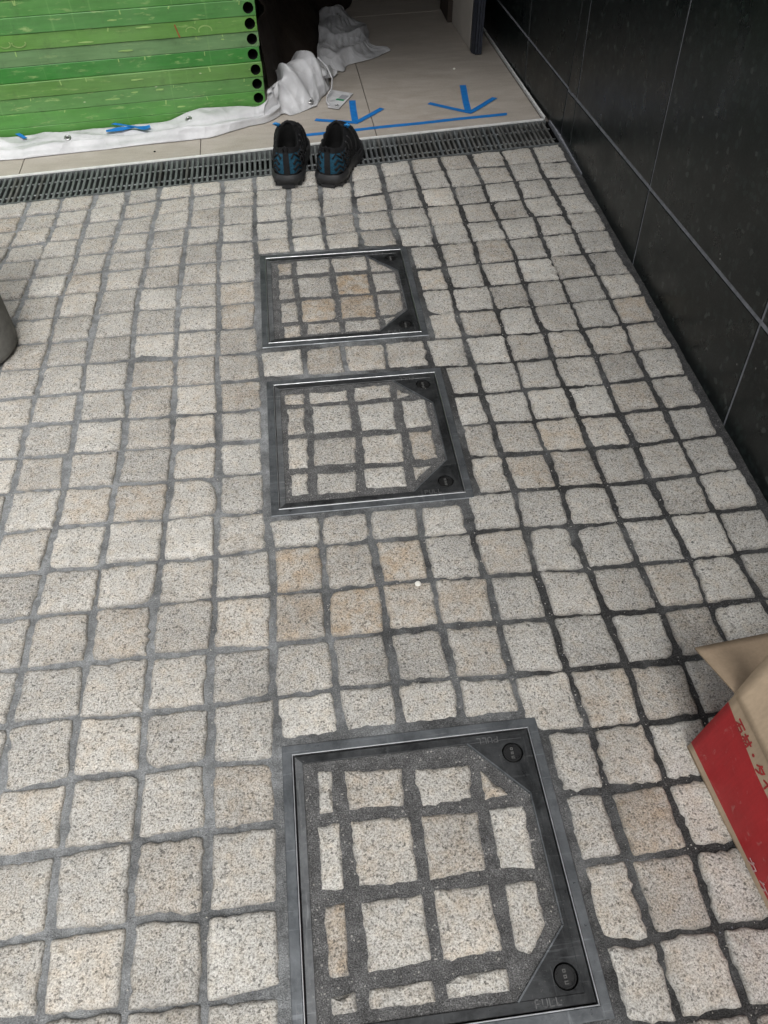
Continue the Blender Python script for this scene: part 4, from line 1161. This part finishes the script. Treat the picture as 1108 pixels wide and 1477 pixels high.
b_end = [(-0.055, 2.96, 0.004), (-0.05, 3.08, 0.004), (-0.03, 3.18, 0.004), (0.0, 3.25, 0.004), (0.06, 3.28, 0.004), (0.11, 3.27, 0.004), (0.15, 3.25, 0.004), (0.19, 3.22, 0.004), (0.21, 3.19, 0.004)]
def fold2(U, V, S):
    env = np.sin(np.pi * np.clip(V, 0.02, 1)) ** 0.5 * np.clip(U * 6, 0, 1)
    d = 0.028 * (ridged(U * 11 + 1.5 * np.sin(V * 3.0) + 1.6 * fbm(U * 3, V * 3, 31, 2)) - 0.5) * env
    d += 0.010 * (ridged(U * 25 + V * 7 + 2 * fbm(U * 5, V * 4, 35, 2)) - 0.5) * env
    d += 0.006 * fbm(U * 14, V * 5, 33, 3) * env
    return d
S2 = ribbon([b_front, b_mid, b_top, b_back, b_end], 130, 60, fold2, 2)
# 3: the part lying back into the dark hall
c_front = [(0.12, 3.14, 0.01), (0.19, 3.215, 0.006), (0.233, 3.207, 0.006), (0.252, 3.268, 0.004), (0.315, 3.305, 0.004), (0.374, 3.338, 0.004), (0.440, 3.402, 0.004)]
c_2 = [(0.125, 3.20, 0.03), (0.165, 3.27, 0.045), (0.210, 3.30, 0.040), (0.25, 3.335, 0.035), (0.305, 3.37, 0.028), (0.36, 3.40, 0.020), (0.425, 3.425, 0.010)]
c_3 = [(0.145, 3.36, 0.04), (0.180, 3.40, 0.050), (0.215, 3.42, 0.045), (0.25, 3.44, 0.040), (0.29, 3.45, 0.035), (0.330, 3.46, 0.028), (0.362, 3.48, 0.012)]
c_4 = [(0.160, 3.52, 0.05), (0.195, 3.55, 0.06), (0.230, 3.57, 0.055), (0.265, 3.58, 0.05), (0.30, 3.59, 0.04), (0.345, 3.60, 0.03), (0.374, 3.62, 0.008)]
c_5 = [(0.170, 3.66, 0.05), (0.200, 3.68, 0.06), (0.230, 3.69, 0.06), (0.262, 3.70, 0.055), (0.295, 3.70, 0.045), (0.328, 3.70, 0.03), (0.350, 3.71, 0.008)]
c_6 = [(0.180, 3.80, 0.03), (0.205, 3.81, 0.04), (0.228, 3.81, 0.04), (0.255, 3.81, 0.04), (0.280, 3.80, 0.03), (0.300, 3.79, 0.02), (0.315, 3.78, 0.005)]
def fold3(U, V, S):
    env = (0.25 + np.sin(np.pi * np.clip(U, 0, 1)) ** 0.5) * np.clip(V * 5 + 0.15, 0, 1)
    d = 0.022 * (ridged(V * 9 + 1.7 * np.sin(U * 3.0) + 1.4 * fbm(U * 3, V * 4, 41, 2)) - 0.5) * env
    d += 0.007 * fbm(U * 12, V * 9, 43, 3) * env
    return d
S3 = ribbon([c_front, c_2, c_3, c_4, c_5, c_6], 90, 90, fold3, 3)
shm = MB()
for S in (S1, S2, S3):
    nu, nv = S.shape[:2]
    off = 0
    shm.add((S - SO).reshape(-1, 3).tolist(), grid_faces(nu, nv, 0))
sho = shm.build('sheet_fabric', M['sheet'], sheet, smooth=True)
so_ = sho.modifiers.new('thickness', 'SOLIDIFY'); so_.thickness = 0.0014; so_.offset = -1
def surf_z(S, x, y):
    d = (S[..., 0] - x) ** 2 + (S[..., 1] - y) ** 2
    i, j = np.unravel_index(np.argmin(d), d.shape)
    return float(S[i, j, 2]), S[i, j]
def eyelet(p, nrm, r=0.012):
    nrm = Vector(nrm).normalized()
    q = nrm.to_track_quat('Z', 'Y').to_matrix()
    e = MB().lathe([(r * 0.45, 0.0006), (r * 0.5, 0.0022), (r * 0.75, 0.0030), (r, 0.0012), (r * 1.02, -0.001)], 20)
    def tr(mb): mb.v = [tuple(q @ Vector(v) + Vector(p) - Vector(SO)) for v in mb.v]; return mb
    e.f.pop(); e.mi.pop()
    o = tr(e).build('eyelet', M['eyelet'], sheet, smooth=True)
    tr(MB().lathe([(r * 0.47, 0.0004), (r * 0.47, 0.0012)], 16)).build('eyelet_hole', M['hole'], o)
def normal_at(S, x, y):
    d = (S[..., 0] - x) ** 2 + (S[..., 1] - y) ** 2
    i, j = np.unravel_index(np.argmin(d), d.shape)
    i = min(max(i, 1), S.shape[0] - 2); j = min(max(j, 1), S.shape[1] - 2)
    n = np.cross(S[i + 1, j] - S[i - 1, j], S[i, j + 1] - S[i, j - 1])
    if n[2] < 0: n = -n
    return S[i, j], n
for x, y in ((-0.732, 2.72), (-0.333, 2.77)):
    p, n = normal_at(S1, x, y); eyelet(p, n)
p, n = normal_at(S2, 0.088, 2.905); eyelet(p, (0.1, -0.5, 1))
p, n = normal_at(S3, 0.255, 3.68); eyelet(p, n)
# corner tag of the sheet lying on the tiles, with a printed label
tg = [(0.147, 2.885), (0.185, 2.868), (0.249, 2.994), (0.171, 3.038), (0.150, 2.985)]
tgo = MB().prism([(x - SO[0], y - SO[1]) for x, y in tg], 0.004, 0.0062, 0.0005).build('corner_tab', M['sheet'], sheet)
MB().prism([(x - SO[0], y - SO[1]) for x, y in [(0.188, 2.952), (0.213, 2.938), (0.232, 2.972), (0.207, 2.986)]], 0.0060, 0.0068).build('printed_label', M['print_grey'], tgo)
MB().prism([(x - SO[0], y - SO[1]) for x, y in [(0.180, 2.943), (0.206, 2.929), (0.212, 2.940), (0.186, 2.954)]], 0.0060, 0.0070).build('printed_label', M['print_green'], tgo)
eyelet((0.180, 2.893, 0.006), (0, -0.05, 1), 0.008)
# stitched edging cord hanging over the bundle
MB().tube([tuple(np.array(q) - SO) for q in [(0.128, 3.035, 0.118), (0.160, 3.035, 0.085), (0.176, 3.02, 0.05), (0.170, 2.985, 0.03), (0.150, 2.955, 0.016), (0.146, 2.92, 0.010), (0.152, 2.895, 0.009)]], 0.0028, 6).build('edge_cord', M['sheet'], sheet, smooth=True)
# tape stuck on the sheet
zf = lambda x, y: float(np.mean([surf_z(S1, x + a, y + b)[0] for a in (-0.008, 0, 0.008) for b in (-0.008, 0, 0.008)]))
# dark cover heaped behind the boards
tarp = empty('dark_tarp', (0.05, 3.4, 0))
tag(tarp, 'dark brown crumpled tarp heaped in the shade beside the green boards', 'tarp')
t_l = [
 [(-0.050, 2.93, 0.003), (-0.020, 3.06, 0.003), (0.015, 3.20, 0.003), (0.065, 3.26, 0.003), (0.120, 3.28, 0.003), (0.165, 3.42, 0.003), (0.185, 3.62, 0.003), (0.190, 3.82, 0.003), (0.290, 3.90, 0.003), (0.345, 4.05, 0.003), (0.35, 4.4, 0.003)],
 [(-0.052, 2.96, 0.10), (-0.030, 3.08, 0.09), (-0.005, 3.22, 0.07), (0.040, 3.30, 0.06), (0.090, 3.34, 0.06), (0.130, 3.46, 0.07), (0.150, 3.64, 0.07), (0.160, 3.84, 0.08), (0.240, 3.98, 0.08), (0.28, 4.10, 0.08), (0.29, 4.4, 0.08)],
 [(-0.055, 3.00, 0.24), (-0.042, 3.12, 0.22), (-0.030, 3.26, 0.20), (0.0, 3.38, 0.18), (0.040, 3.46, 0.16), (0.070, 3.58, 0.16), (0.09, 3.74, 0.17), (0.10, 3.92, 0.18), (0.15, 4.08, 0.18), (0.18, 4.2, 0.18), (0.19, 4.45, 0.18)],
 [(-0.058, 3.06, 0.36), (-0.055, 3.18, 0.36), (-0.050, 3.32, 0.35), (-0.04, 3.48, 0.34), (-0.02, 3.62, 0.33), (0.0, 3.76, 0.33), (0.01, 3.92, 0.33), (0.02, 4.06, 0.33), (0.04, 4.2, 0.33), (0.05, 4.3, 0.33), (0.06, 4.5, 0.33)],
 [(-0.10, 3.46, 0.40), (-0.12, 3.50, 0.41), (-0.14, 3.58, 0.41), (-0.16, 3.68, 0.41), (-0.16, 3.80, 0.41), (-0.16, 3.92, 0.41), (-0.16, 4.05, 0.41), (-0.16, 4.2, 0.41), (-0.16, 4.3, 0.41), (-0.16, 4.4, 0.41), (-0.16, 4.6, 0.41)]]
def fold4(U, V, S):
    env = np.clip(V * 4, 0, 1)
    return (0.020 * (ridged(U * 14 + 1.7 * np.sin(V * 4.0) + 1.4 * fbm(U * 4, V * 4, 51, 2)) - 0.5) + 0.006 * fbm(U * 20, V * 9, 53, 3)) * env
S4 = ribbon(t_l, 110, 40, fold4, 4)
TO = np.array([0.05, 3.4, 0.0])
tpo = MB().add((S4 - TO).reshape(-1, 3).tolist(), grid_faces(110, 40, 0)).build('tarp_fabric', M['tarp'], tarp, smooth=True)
md_ = tpo.modifiers.new('thickness', 'SOLIDIFY'); md_.thickness = 0.0014
tx = empty('tape_cross', (-0.53, 2.765, 0.02))
tag(tx, 'crossed blue tape strips stuck on the white sheet', 'tape cross')
tape_piece(((-0.605, 2.738), (-0.468, 2.762)), 0.016, tx, (-0.53, 2.765, 0.02), 0.0100, zfun=zf)
tape_piece(((-0.590, 2.785), (-0.462, 2.733)), 0.016, tx, (-0.53, 2.765, 0.02), 0.0115, zfun=zf)
tb = empty('tape_scrap', (-0.885, 2.745, 0.02))
tag(tb, 'short scrap of blue tape on the left end of the white sheet', 'tape scrap')
tape_piece(((-0.903, 2.762), (-0.872, 2.728)), 0.013, tb, (-0.885, 2.745, 0.02), 0.0060, zfun=zf)

# ------------------------------------------------------------------ shoes
def make_shoe(loc, rz, label, flip):
    root = empty('shoe', loc, rz)
    tag(root, label, 'shoe', 'pair of shoes by the drain')
    L = 0.285
    KY = [0, .006, .02, .045, .08, .12, .16, .20, .235, .26, .276, .285]
    KW = [0, .024, .0365, .043, .042, .0415, .0475, .053, .051, .040, .024, 0]
    def wd(y, s):
        w = float(np.interp(y, KY, KW))
        asym = 0.006 * math.exp(-((y - 0.20) / 0.05) ** 2) * flip * s
        return w + asym
    ts = [0.5 - 0.5 * math.cos(math.pi * k / 20) for k in range(21)]
    loop = [(1, t) for t in ts] + [(-1, t) for t in ts[-2:0:-1]]
    N = len(loop)
    curve = lambda y: 0.010 * flip * (y / L) ** 2 * -1
    def foot(s, t, grow=0.0):
        y = t * L
        return (s * (wd(y, s) + grow * (1 if 0 < t < 1 else 0)) + curve(y), y + (grow if t > 0.5 else -grow) * abs(2 * t - 1))
    def collar(s, t):
        y = 0.008 + t * 0.128
        w = 0.0365 * math.sqrt(max(0.0, 1 - (2 * t - 1) ** 2)) * (1.0 - 0.12 * t)
        z = 0.114 - 0.016 * math.sin(math.pi * min(1.0, t * 1.25)) + 0.022 * t * t
        return (s * w + curve(y), y, z)
    # sole: flared midsole and lugged outsole
    so = MB()
    zs = [(0.006, 0.003), (0.016, 0.0045), (0.026, 0.0050), (0.033, 0.0030)]
    vs = []
    for z, g in zs:
        for s, t in loop:
            x, y = foot(s, t, g)
            hz = z + (0.012 * max(0, (t - 0.75) / 0.25) ** 2 if z < 0.03 else 0.004 * max(0, (t - 0.7) / 0.3)) + (0.004 * max(0, (0.06 - t) / 0.06) if z > 0.03 else 0)
            vs.append((x, y, hz))
    fs = [tuple(range(N))[::-1], tuple(range(3 * N, 4 * N))]
    for r in range(3):
        for i in range(N):
            j = (i + 1) % N
            fs.append((r * N + i, r * N + j, (r + 1) * N + j, (r + 1) * N + i))
    so.add(vs, fs)
    sole = so.build('sole', M['rubber'], root, smooth=True); smooth_by_angle(sole, 50)
    lg = MB()
    for k in range(1, 13):
        t = k / 13.0
        for s in (-1, 1):
            x, y = foot(s, t, 0.003)
            lg.box(x - 0.012 if s > 0 else x - 0.001, x + 0.001 if s > 0 else x + 0.012, y - 0.007, y + 0.006, 0.0 + 0.012 * max(0, (t - 0.75) / 0.25) ** 2, 0.012 + 0.012 * max(0, (t - 0.75) / 0.25) ** 2)
    lg.box(-0.020, 0.020, -0.004, 0.012, 0.0, 0.010)
    lg.build('tread', M['rubber'], sole)
    hb = MB()                                                              # thick heel bumper
    pts = [(s, t) for s, t in ([(1, t) for t in ts[6::-1]] + [(-1, t) for t in ts[1:7]])]
    vs = []
    for z, g in ((0.018, 0.0075), (0.024, 0.0098), (0.032, 0.0088), (0.040, 0.0045)):
        for s, t in pts:
            x, y = foot(s, t, g); vs.append((x, y - 0.001, z))
    fs = []
    n_ = len(pts)
    for r in range(3):
        for i in range(n_ - 1):
            fs.append((r * n_ + i, r * n_ + i + 1, (r + 1) * n_ + i + 1, (r + 1) * n_ + i))
    hbo = hb.add(vs, fs).build('heel_bumper', M['rubber'], sole, smooth=True)
    # upper
    R = 14
    up = MB(); P = []
    for r in range(R + 1):
        l = r / R
        ring_ = []
        for s, t in loop:
            fx, fy = foot(s, t, 0.0)
            cx_, cy_, cz_ = collar(s, t)
            lz = math.sin(l * math.pi / 2) ** (0.92 if t > 0.5 else 1.0) if t > 0.35 else l
            lh = l if t > 0.35 else l ** 1.5
            bul = 0.0045 * math.sin(math.pi * l) * (1.0 if t < 0.5 else 0.5)
            x = fx + (cx_ - fx) * lh + (s * bul if 0 < t < 1 else 0)
            y = fy + (cy_ - fy) * lh - (bul * 0.8 if t < 0.08 else 0)
            z = 0.030 + (cz_ - 0.030) * lz
            ring_.append((x, y, z))
        P.append(ring_)
    vs = [p for rg in P for p in rg]
    # padded collar roll and lining
    for inset, dz in ((0.003, 0.004), (0.0075, 0.001), (0.010, -0.012), (0.010, -0.045), (0.012, -0.068)):
        for i, (x, y, z) in enumerate(P[-1]):
            dx, dy = -(x - curve(0.07)), 0.065 - y
            d = math.hypot(dx, dy) or 1
            vs.append((x + dx / d * inset, y + dy / d * inset, z + dz))
    fs, mi = [], []
    for r in range(R + 5):
        for i in range(N):
            j = (i + 1) % N
            fs.append((r * N + i, r * N + j, (r + 1) * N + j, (r + 1) * N + i))
            t = loop[i][1]
            if r >= R + 1: mi.append(2)
            elif r < R - 2 and t < 0.30 and r > 1: mi.append(1)
            else: mi.append(0)
    fs.append(tuple(range((R + 5) * N, (R + 6) * N))[::-1]); mi.append(2)
    up.v = vs; up.f = fs; up.mi = mi
    upper = up.build('upper', [M['shoe_black'], M['shoe_blue'], M['shoe_lining']], root, smooth=True)
    # black web lines over the blue heel quarters
    def pt(s, t, l, out=0.0012):
        r = l * R; r0 = min(R - 1, int(r)); a = r - r0
        def P_(rr):
            best = [i for i, (ss, tt) in enumerate(loop) if ss == s or tt in (0.0, 1.0)]
            tt = [loop[i][1] for i in best]
            o = sorted(zip(tt, best))
            xs2 = [q[0] for q in o]
            return np.array([np.interp(t, xs2, [P[rr][i][c] for _, i in o]) for c in range(3)])
        p = P_(r0) * (1 - a) + P_(r0 + 1) * a
        return (p[0] + s * out, p[1] - (out if t < 0.1 else 0), p[2] + out * 0.3)
    for s in (-1, 1):
        web = MB()
        for q in range(4):
            l0 = 0.08 + q * 0.20
            zig = []
            for k in range(9):
                t = 0.012 + k * 0.05 + 0.008 * math.sin(k * 2.3 + q)
                l = l0 + (0.16 if k % 2 else 0.0)
                zig.append(pt(s, t, min(0.94, l)))
            web.tube(zig, [0.0024 + 0.0022 * ((k * 7 + q * 3) % 4) / 3 for k in range(len(zig))], 6)
        web.build('web_overlay', M['shoe_black'], upper, smooth=True)
    for s in (-1, 1):
        band = MB()
        for t0, l1 in ((0.30, 0.96), (0.42, 0.90), (0.56, 0.80), (0.70, 0.62)):
            band.tube([pt(s, t0 + 0.05 * q_, 0.06 + (l1 - 0.06) * q_ / 5) for q_ in range(6)], 0.0022, 6)
        band.tube([pt(s, 0.03 + 0.06 * q_, 0.05) for q_ in range(15)], 0.0028, 6)
        band.build('side_overlay', M['rubber'], upper, smooth=True)
    tabv = []
    for l in (0.0, 0.2, 0.4, 0.6, 0.8, 0.95, 1.0):
        a = pt(1, 0.0, l, 0.0025)
        for s in (-1, 1):
            tabv.append((s * (0.0095 - 0.001 * l), a[1] - 0.0026 + 0.0015, a[2] + (0.006 if l == 1.0 else 0)))
    tabf = [(2 * k, 2 * k + 1, 2 * k + 3, 2 * k + 2) for k in range(6)]
    to = MB().add(tabv, tabf).build('heel_tab', M['shoe_black'], root)
    sm = to.modifiers.new('thickness', 'SOLIDIFY'); sm.thickness = 0.0022
    # tongue standing above the collar
    tv = []
    for k in range(7):
        a = k / 6
        y = 0.168 - 0.040 * a; z = 0.098 + 0.060 * a - 0.008 * a * a
        w = 0.025 + 0.004 * math.sin(a * 3.0)
        if k == 6: w = 0.017; z -= 0.001
        for q in (-1, -0.5, 0, 0.5, 1):
            tv.append((q * w + curve(y), y + 0.008 * q * q * (-1), z - 0.010 * q * q))
    tf = [(k * 5 + q, k * 5 + q + 1, k * 5 + q + 6, k * 5 + q + 5) for k in range(6) for q in range(4)]
    tn = MB().add(tv, tf).build('tongue', M['shoe_black'], root, smooth=True)
    sm = tn.modifiers.new('thickness', 'SOLIDIFY'); sm.thickness = 0.006
    # laces and their loops
    for k in range(5):
        y = 0.130 + k * 0.020
        z = 0.117 - 0.0125 * k
        lc = MB().tube([(-0.027 + curve(y), y, z - 0.010), (-0.014 + curve(y), y + 0.003, z + 0.001), (0.014 + curve(y), y + 0.003, z + 0.001), (0.027 + curve(y), y, z - 0.010)], 0.0024, 6)
        lc.build('lace', M['cord_blue'] if k == 0 else M['shoe_black'], root, smooth=True)
    MB().tube([(-0.006, 0.002, 0.108), (-0.007, -0.006, 0.122), (0.0, -0.009, 0.129), (0.007, -0.006, 0.122), (0.006, 0.002, 0.108)], 0.0022, 6).build('pull_loop', M['shoe_black'], to, smooth=True)
    sd = -1 if flip < 0 else 1
    lp = MB().tube([(sd * 0.022, 0.140, 0.122), (sd * 0.034, 0.128, 0.134), (sd * 0.040, 0.116, 0.142), (sd * 0.034, 0.112, 0.146), (sd * 0.024, 0.124, 0.138), (sd * 0.020, 0.138, 0.124)], 0.0030, 6)
    lp.build('lace_loop', M['cord_blue'], root, smooth=True)
    return root
make_shoe((-0.016, 2.322, 0.0012), rad(-6), 'left shoe of the black and blue pair, heel towards the viewer', -1)
make_shoe((0.107, 2.308, 0.0012), rad(-20), 'right shoe of the black and blue pair, toe turned towards the wall', 1)

# ------------------------------------------------------------------ cardboard box at the lower right
box = empty('cardboard_box', (0.70, 0.25, 0))
tag(box, 'open brown cardboard box with a wide red printed band at the right edge', 'cardboard box')
BO = Vector((0.70, 0.25, 0))
B0 = Vector((0.529, 0.440, 0.001)); e1 = Vector((0.093, -0.9957, 0)); T0 = Vector((0.543, 0.438, 0.18)); e2 = Vector((0.03, -0.9995, 0))
LEN, WID = 0.42, 0.31
w1 = Vector((0.9957, 0.093, 0)); w2 = Vector((0.9995, 0.03, 0))
def face_pt(s, v, out=0.0):
    a = B0 + e1 * s; b = T0 + e2 * s
    bulge = -0.004 * math.sin(math.pi * min(1, max(0, s / LEN))) * math.sin(math.pi * v)
    return a * (1 - v) + b * v + Vector((-out + bulge, 0, 0)) - BO
def sheet_grid(fn, nu, nv, name, mat, parent, th=0.004, matfn=None, mats=None, offset=1.0):
    vs = []; fs = []; mi = []
    for i in range(nu + 1):
        for j in range(nv + 1):
            vs.append(tuple(fn(i / nu, j / nv)))
    for i in range(nu):
        for j in range(nv):
            a = i * (nv + 1) + j
            fs.append((a, a + 1, a + nv + 2, a + nv + 1)); mi.append(matfn((i + .5) / nu, (j + .5) / nv) if matfn else 0)
    mb = MB(); mb.v = vs; mb.f = fs; mb.mi = mi
    o = mb.build(name, mats or mat, parent, smooth=True)
    md = o.modifiers.new('thickness', 'SOLIDIFY'); md.thickness = th; md.offset = 0.0
    return o
KR = [M['kraft'], M['red_ink']]
VB = [0, .03, .06, .10, .16, .22, .30, .38, .46, .54, .62, .70, .76, .795, .82, .86, .90, .94, .98, 1.0]
def side_panel():
    vs = []; fs = []; mi = []; nu = 30
    for i in range(nu + 1):
        s = LEN * i / nu
        for v in VB:
            vv = v
            if v in (.795, .76): vv = v + 0.075 * max(0, 1 - s / 0.10)
            if .795 < v < .95: vv = v + 0.075 * max(0, 1 - s / 0.10) * (1 - (v - .795) / .205)
            vs.append(tuple(face_pt(s, vv)))
    n = len(VB)
    for i in range(nu):
        for j in range(n - 1):
            a = i * n + j
            fs.append((a, a + 1, a + n + 1, a + n)); mi.append(1 if .10 <= VB[j] < .795 else 0)
    mb = MB(); mb.v = vs; mb.f = fs; mb.mi = mi
    o = mb.build('side_panel', KR, box, smooth=True)
    o['label'] = 'side printed with a red band and red lettering'
    md = o.modifiers.new('thickness', 'SOLIDIFY'); md.thickness = 0.004; md.offset = -1.0 if o.data.polygons[0].normal.x < 0 else 1.0
    return o
sp = side_panel()
def lerp(a, b, t): return a * (1 - t) + b * t
C_ = lambda v: v - BO
B1 = B0 + w1 * WID; T1 = T0 + w2 * WID
def end_red(u, v): return 0
sheet_grid(lambda u, v: C_(lerp(B0 + Vector((.004, .0, 0)) + w1 * WID * u, T0 + Vector((.004, 0, 0)) + w2 * WID * u, v) + Vector((0, 0.005 * math.sin(math.pi * u) * math.sin(math.pi * v), 0))), 12, 8, 'end_panel', None, box, matfn=lambda u, v: 1 if .12 < v < .80 else 0, mats=KR)
sheet_grid(lambda u, v: C_(lerp(B0 + e1 * LEN + w1 * WID * u, T0 + e2 * LEN + w2 * WID * u, v)), 12, 8, 'end_panel', None, box, matfn=lambda u, v: 1 if .12 < v < .80 else 0, mats=KR)
sheet_grid(lambda u, v: C_(lerp(B1 + e1 * LEN * u, T1 + e2 * LEN * u, v)), 12, 8, 'side_panel', None, box, matfn=lambda u, v: 1 if .12 < v < .80 else 0, mats=KR)
sheet_grid(lambda u, v: C_(lerp(lerp(B0, B0 + e1 * LEN, u), lerp(B1, B1 + e1 * LEN, u), v) + Vector((0, 0, 0.003))), 6, 6, 'base', M['kraft_in'], box)
# flaps
def flap_left(u, v):
    a = lerp(T0, T0 + e2 * LEN, u)
    lean = Vector((0.028, 0.017 - 0.05 * u, 0.070))
    c = a + lean * (v * 1.55) + Vector((0, 0, 0.002 * math.sin(u * 9) * v))
    return C_(c)
sheet_grid(flap_left, 26, 10, 'flap', M['kraft'], box)
def flap_far(u, v):
    a = lerp(T0 + Vector((.002, .002, -.002)), T1, u)
    o = lerp(Vector((0.531, 0.530, 0.150)), Vector((0.531 + WID * 0.95, 0.556, 0.150)), u)
    return C_(lerp(a, o, v) )
sheet_grid(flap_far, 16, 8, 'flap', M['kraft_in'], box)
sheet_grid(lambda u, v: C_(lerp(T1, T1 + e2 * LEN, u) + Vector((0.09, 0, -0.03)) * v), 10, 5, 'flap', M['kraft_in'], box)
sheet_grid(lambda u, v: C_(lerp(T0 + e2 * LEN, T1 + e2 * LEN, u) + Vector((0, -0.09, -0.02)) * v), 10, 5, 'flap', M['kraft_in'], box)
KANA = {
 'ishi': [[(.05, .88), (.95, .88)], [(.48, .88), (.36, .58), (.04, .28)], [(.34, .46), (.34, .04)], [(.34, .46), (.84, .46), (.84, .04)], [(.34, .06), (.84, .06)]],
 'zai': [[(.02, .70), (.48, .70)], [(.26, .98), (.26, .0)], [(.26, .66), (.14, .40), (.0, .24)], [(.28, .58), (.44, .38)], [(.50, .70), (1.0, .70)], [(.80, .98), (.80, .08), (.68, .04)], [(.78, .66), (.66, .38), (.48, .18)]],
 'dot': [[(.42, .5), (.58, .5)], [(.5, .42), (.5, .58)]],
 'ta': [[(.38, .98), (.26, .70), (.04, .44)], [(.32, .80), (.88, .80), (.78, .50), (.52, .20), (.22, .02)], [(.34, .56), (.66, .38)]],
 'i': [[(.82, .96), (.50, .62), (.08, .40)], [(.54, .64), (.54, .0)]],
 'ru': [[(.26, .90), (.24, .40), (.04, .06)], [(.56, .94), (.56, .10), (.78, .22), (.98, .46)]],
 'ka': [[(.08, .70), (.88, .70), (.82, .14), (.70, .04), (.56, .10)], [(.46, .98), (.42, .50), (.10, .04)]],
 'ke': [[(.32, .98), (.22, .68), (.04, .46)], [(.28, .72), (.96, .72)], [(.66, .72), (.60, .34), (.34, .02)]],
}
def write(glyph, s0, v0, size_s, size_v, w, mat, name='lettering'):
    mb = MB()
    for st in KANA[glyph]:
        mb.stroke([(x * size_s, y * size_s) for x, y in st], w, 0, 0.0007, xf=lambda a, b, t: tuple(face_pt(s0 + a, v0 + (b / size_s) * size_v, 0.0003 + t + 0.0003)))
    mb.build(name, mat, sp)
for gname, s0 in (('ishi', .030), ('zai', .051), ('dot', .071), ('ta', .092), ('i', .112), ('ru', .132)):
    write(gname, s0, .815 + 0.02 * max(0, 1 - s0 / .1), .0175, .098, .0024, M['red_text'])
write('ka', .176, .10, .020, .085, .0026, M['white_text'])
write('ke', .206, .10, .020, .085, .0026, M['white_text'])
write('ru', .236, .10, .020, .085, .0026, M['white_text'])

# ------------------------------------------------------------------ bollard at the left edge
bl = empty('bollard', (-0.806, 1.606, 0))
tag(bl, 'weathered dark grey round bollard cut off by the left edge of the photo', 'bollard')
MB().lathe([(0.088, 0.0), (0.098, 0.004), (0.106, 0.012), (0.110, 0.026), (0.110, 0.30), (0.109, 0.66), (0.104, 0.70), (0.088, 0.725), (0.05, 0.74), (0.0, 0.744)], 48).build('post', M['bollard'], bl, smooth=True)
sc = MB()
for a0, z0_, a1, z1_ in ((-52, .018, -40, .055), (-58, .06, -46, .075)):
    p0 = (0.1103 * math.cos(rad(a0)), 0.1103 * math.sin(rad(a0)), z0_); p1 = (0.1106 * math.cos(rad(a1)), 0.1106 * math.sin(rad(a1)), z1_)
    sc.tube([p0, tuple((a + b) / 2 * 1.004 for a, b in zip(p0, p1)), p1], 0.0016, 5)
sc.build('scrape', M['scrape'], bl)

# ------------------------------------------------------------------ door leaf ajar in the hall
dl = empty('door_leaf', (0.77, 3.35, 0))
tag(dl, 'beige door leaf with dark ribbed edge standing in the dark hall by the wall', 'door')
DO = (0.77, 3.35)
def dq(pts, z0, z1, name, mat, b=0.0):
    return MB().prism([(x - DO[0], y - DO[1]) for x, y in pts], z0, z1, b).build(name, mat, dl)
dq([(0.7565, 3.372), (0.7425, 3.690), (0.7525, 3.691), (0.7665, 3.373)], 0.003, 0.895, 'door_face', M['door_face'])
dq([(0.7675, 3.375), (0.7535, 3.690), (0.7860, 3.692), (0.8000, 3.376)], 0.003, 0.895, 'door_core', M['door_rib'])
for k in range(4):
    x0 = 0.7575 + k * 0.0098
    dy = (-0.050, -0.053, -0.055, -0.053)[k]
    dq([(x0, 3.371 + dy + (0.022 if k == 0 else 0)), (x0 + 0.0078, 3.371 + dy), (x0 + 0.0078, 3.3745), (x0, 3.3715)], 0.003, 0.895, 'edge_rib', M['door_rib'], 0.0)
dj = empty('door_jamb', (0.735, 3.78, 0))
tag(dj, 'dark vertical door jamb behind the beige door leaf', 'door jamb')
MB().box(-0.012, 0.05, -0.085, 0.10, 0.003, 0.895, 0.002).build('jamb_post', M['plaster'], dj)

# ------------------------------------------------------------------ loose sand and grit in the joints
gr = MB(); rg = random.Random(21)
def grit_at(x, y, z, r):
    a = rg.uniform(0, 6.28)
    vs = [(x + r * math.cos(a + q * 2.09), y + r * math.sin(a + q * 2.09), z) for q in range(3)] + [(x + r * rg.uniform(-.3, .3), y + r * rg.uniform(-.3, .3), z + r * rg.uniform(0.8, 1.4))]
    gr.add(vs, [(0, 1, 3), (1, 2, 3), (2, 0, 3)], 0 if rg.random() < 0.6 else 1)
for _ in range(2600):
    j = rg.randrange(3, len(GRID) - 4); k = rg.randrange(-7, 9)
    if 0 <= k <= 3 and (5 <= j <= 8 or 10 <= j <= 13 or 19 <= j <= 22): continue
    a, b, c = gp(j, k), gp(j, k + 1), gp(j + 1, k)
    t = rg.random(); q = b if rg.random() < 0.5 else c
    x = a[0] + (q[0] - a[0]) * t + rg.gauss(0, 0.003); y = a[1] + (q[1] - a[1]) * t + rg.gauss(0, 0.003)
    if in_cover(x, y, 0.002) or x > 0.86: continue
    grit_at(x, y, -0.0032, rg.choice((0.0008, 0.001, 0.0013, 0.0018)))
for m_ in (1, 2, 3):
    ox, oy = MH[m_]
    for _ in range(45):
        grit_at(ox + rg.uniform(0.035, 0.365), oy + rg.uniform(0.04, 0.37), -0.0018, rg.choice((0.0007, 0.0009, 0.0012)))
go = gr.build('joint_grit', [M['grain'], M['grout']])
tag(go, 'pale sand grains scattered in the joints between the setts', 'sand', kind='stuff')
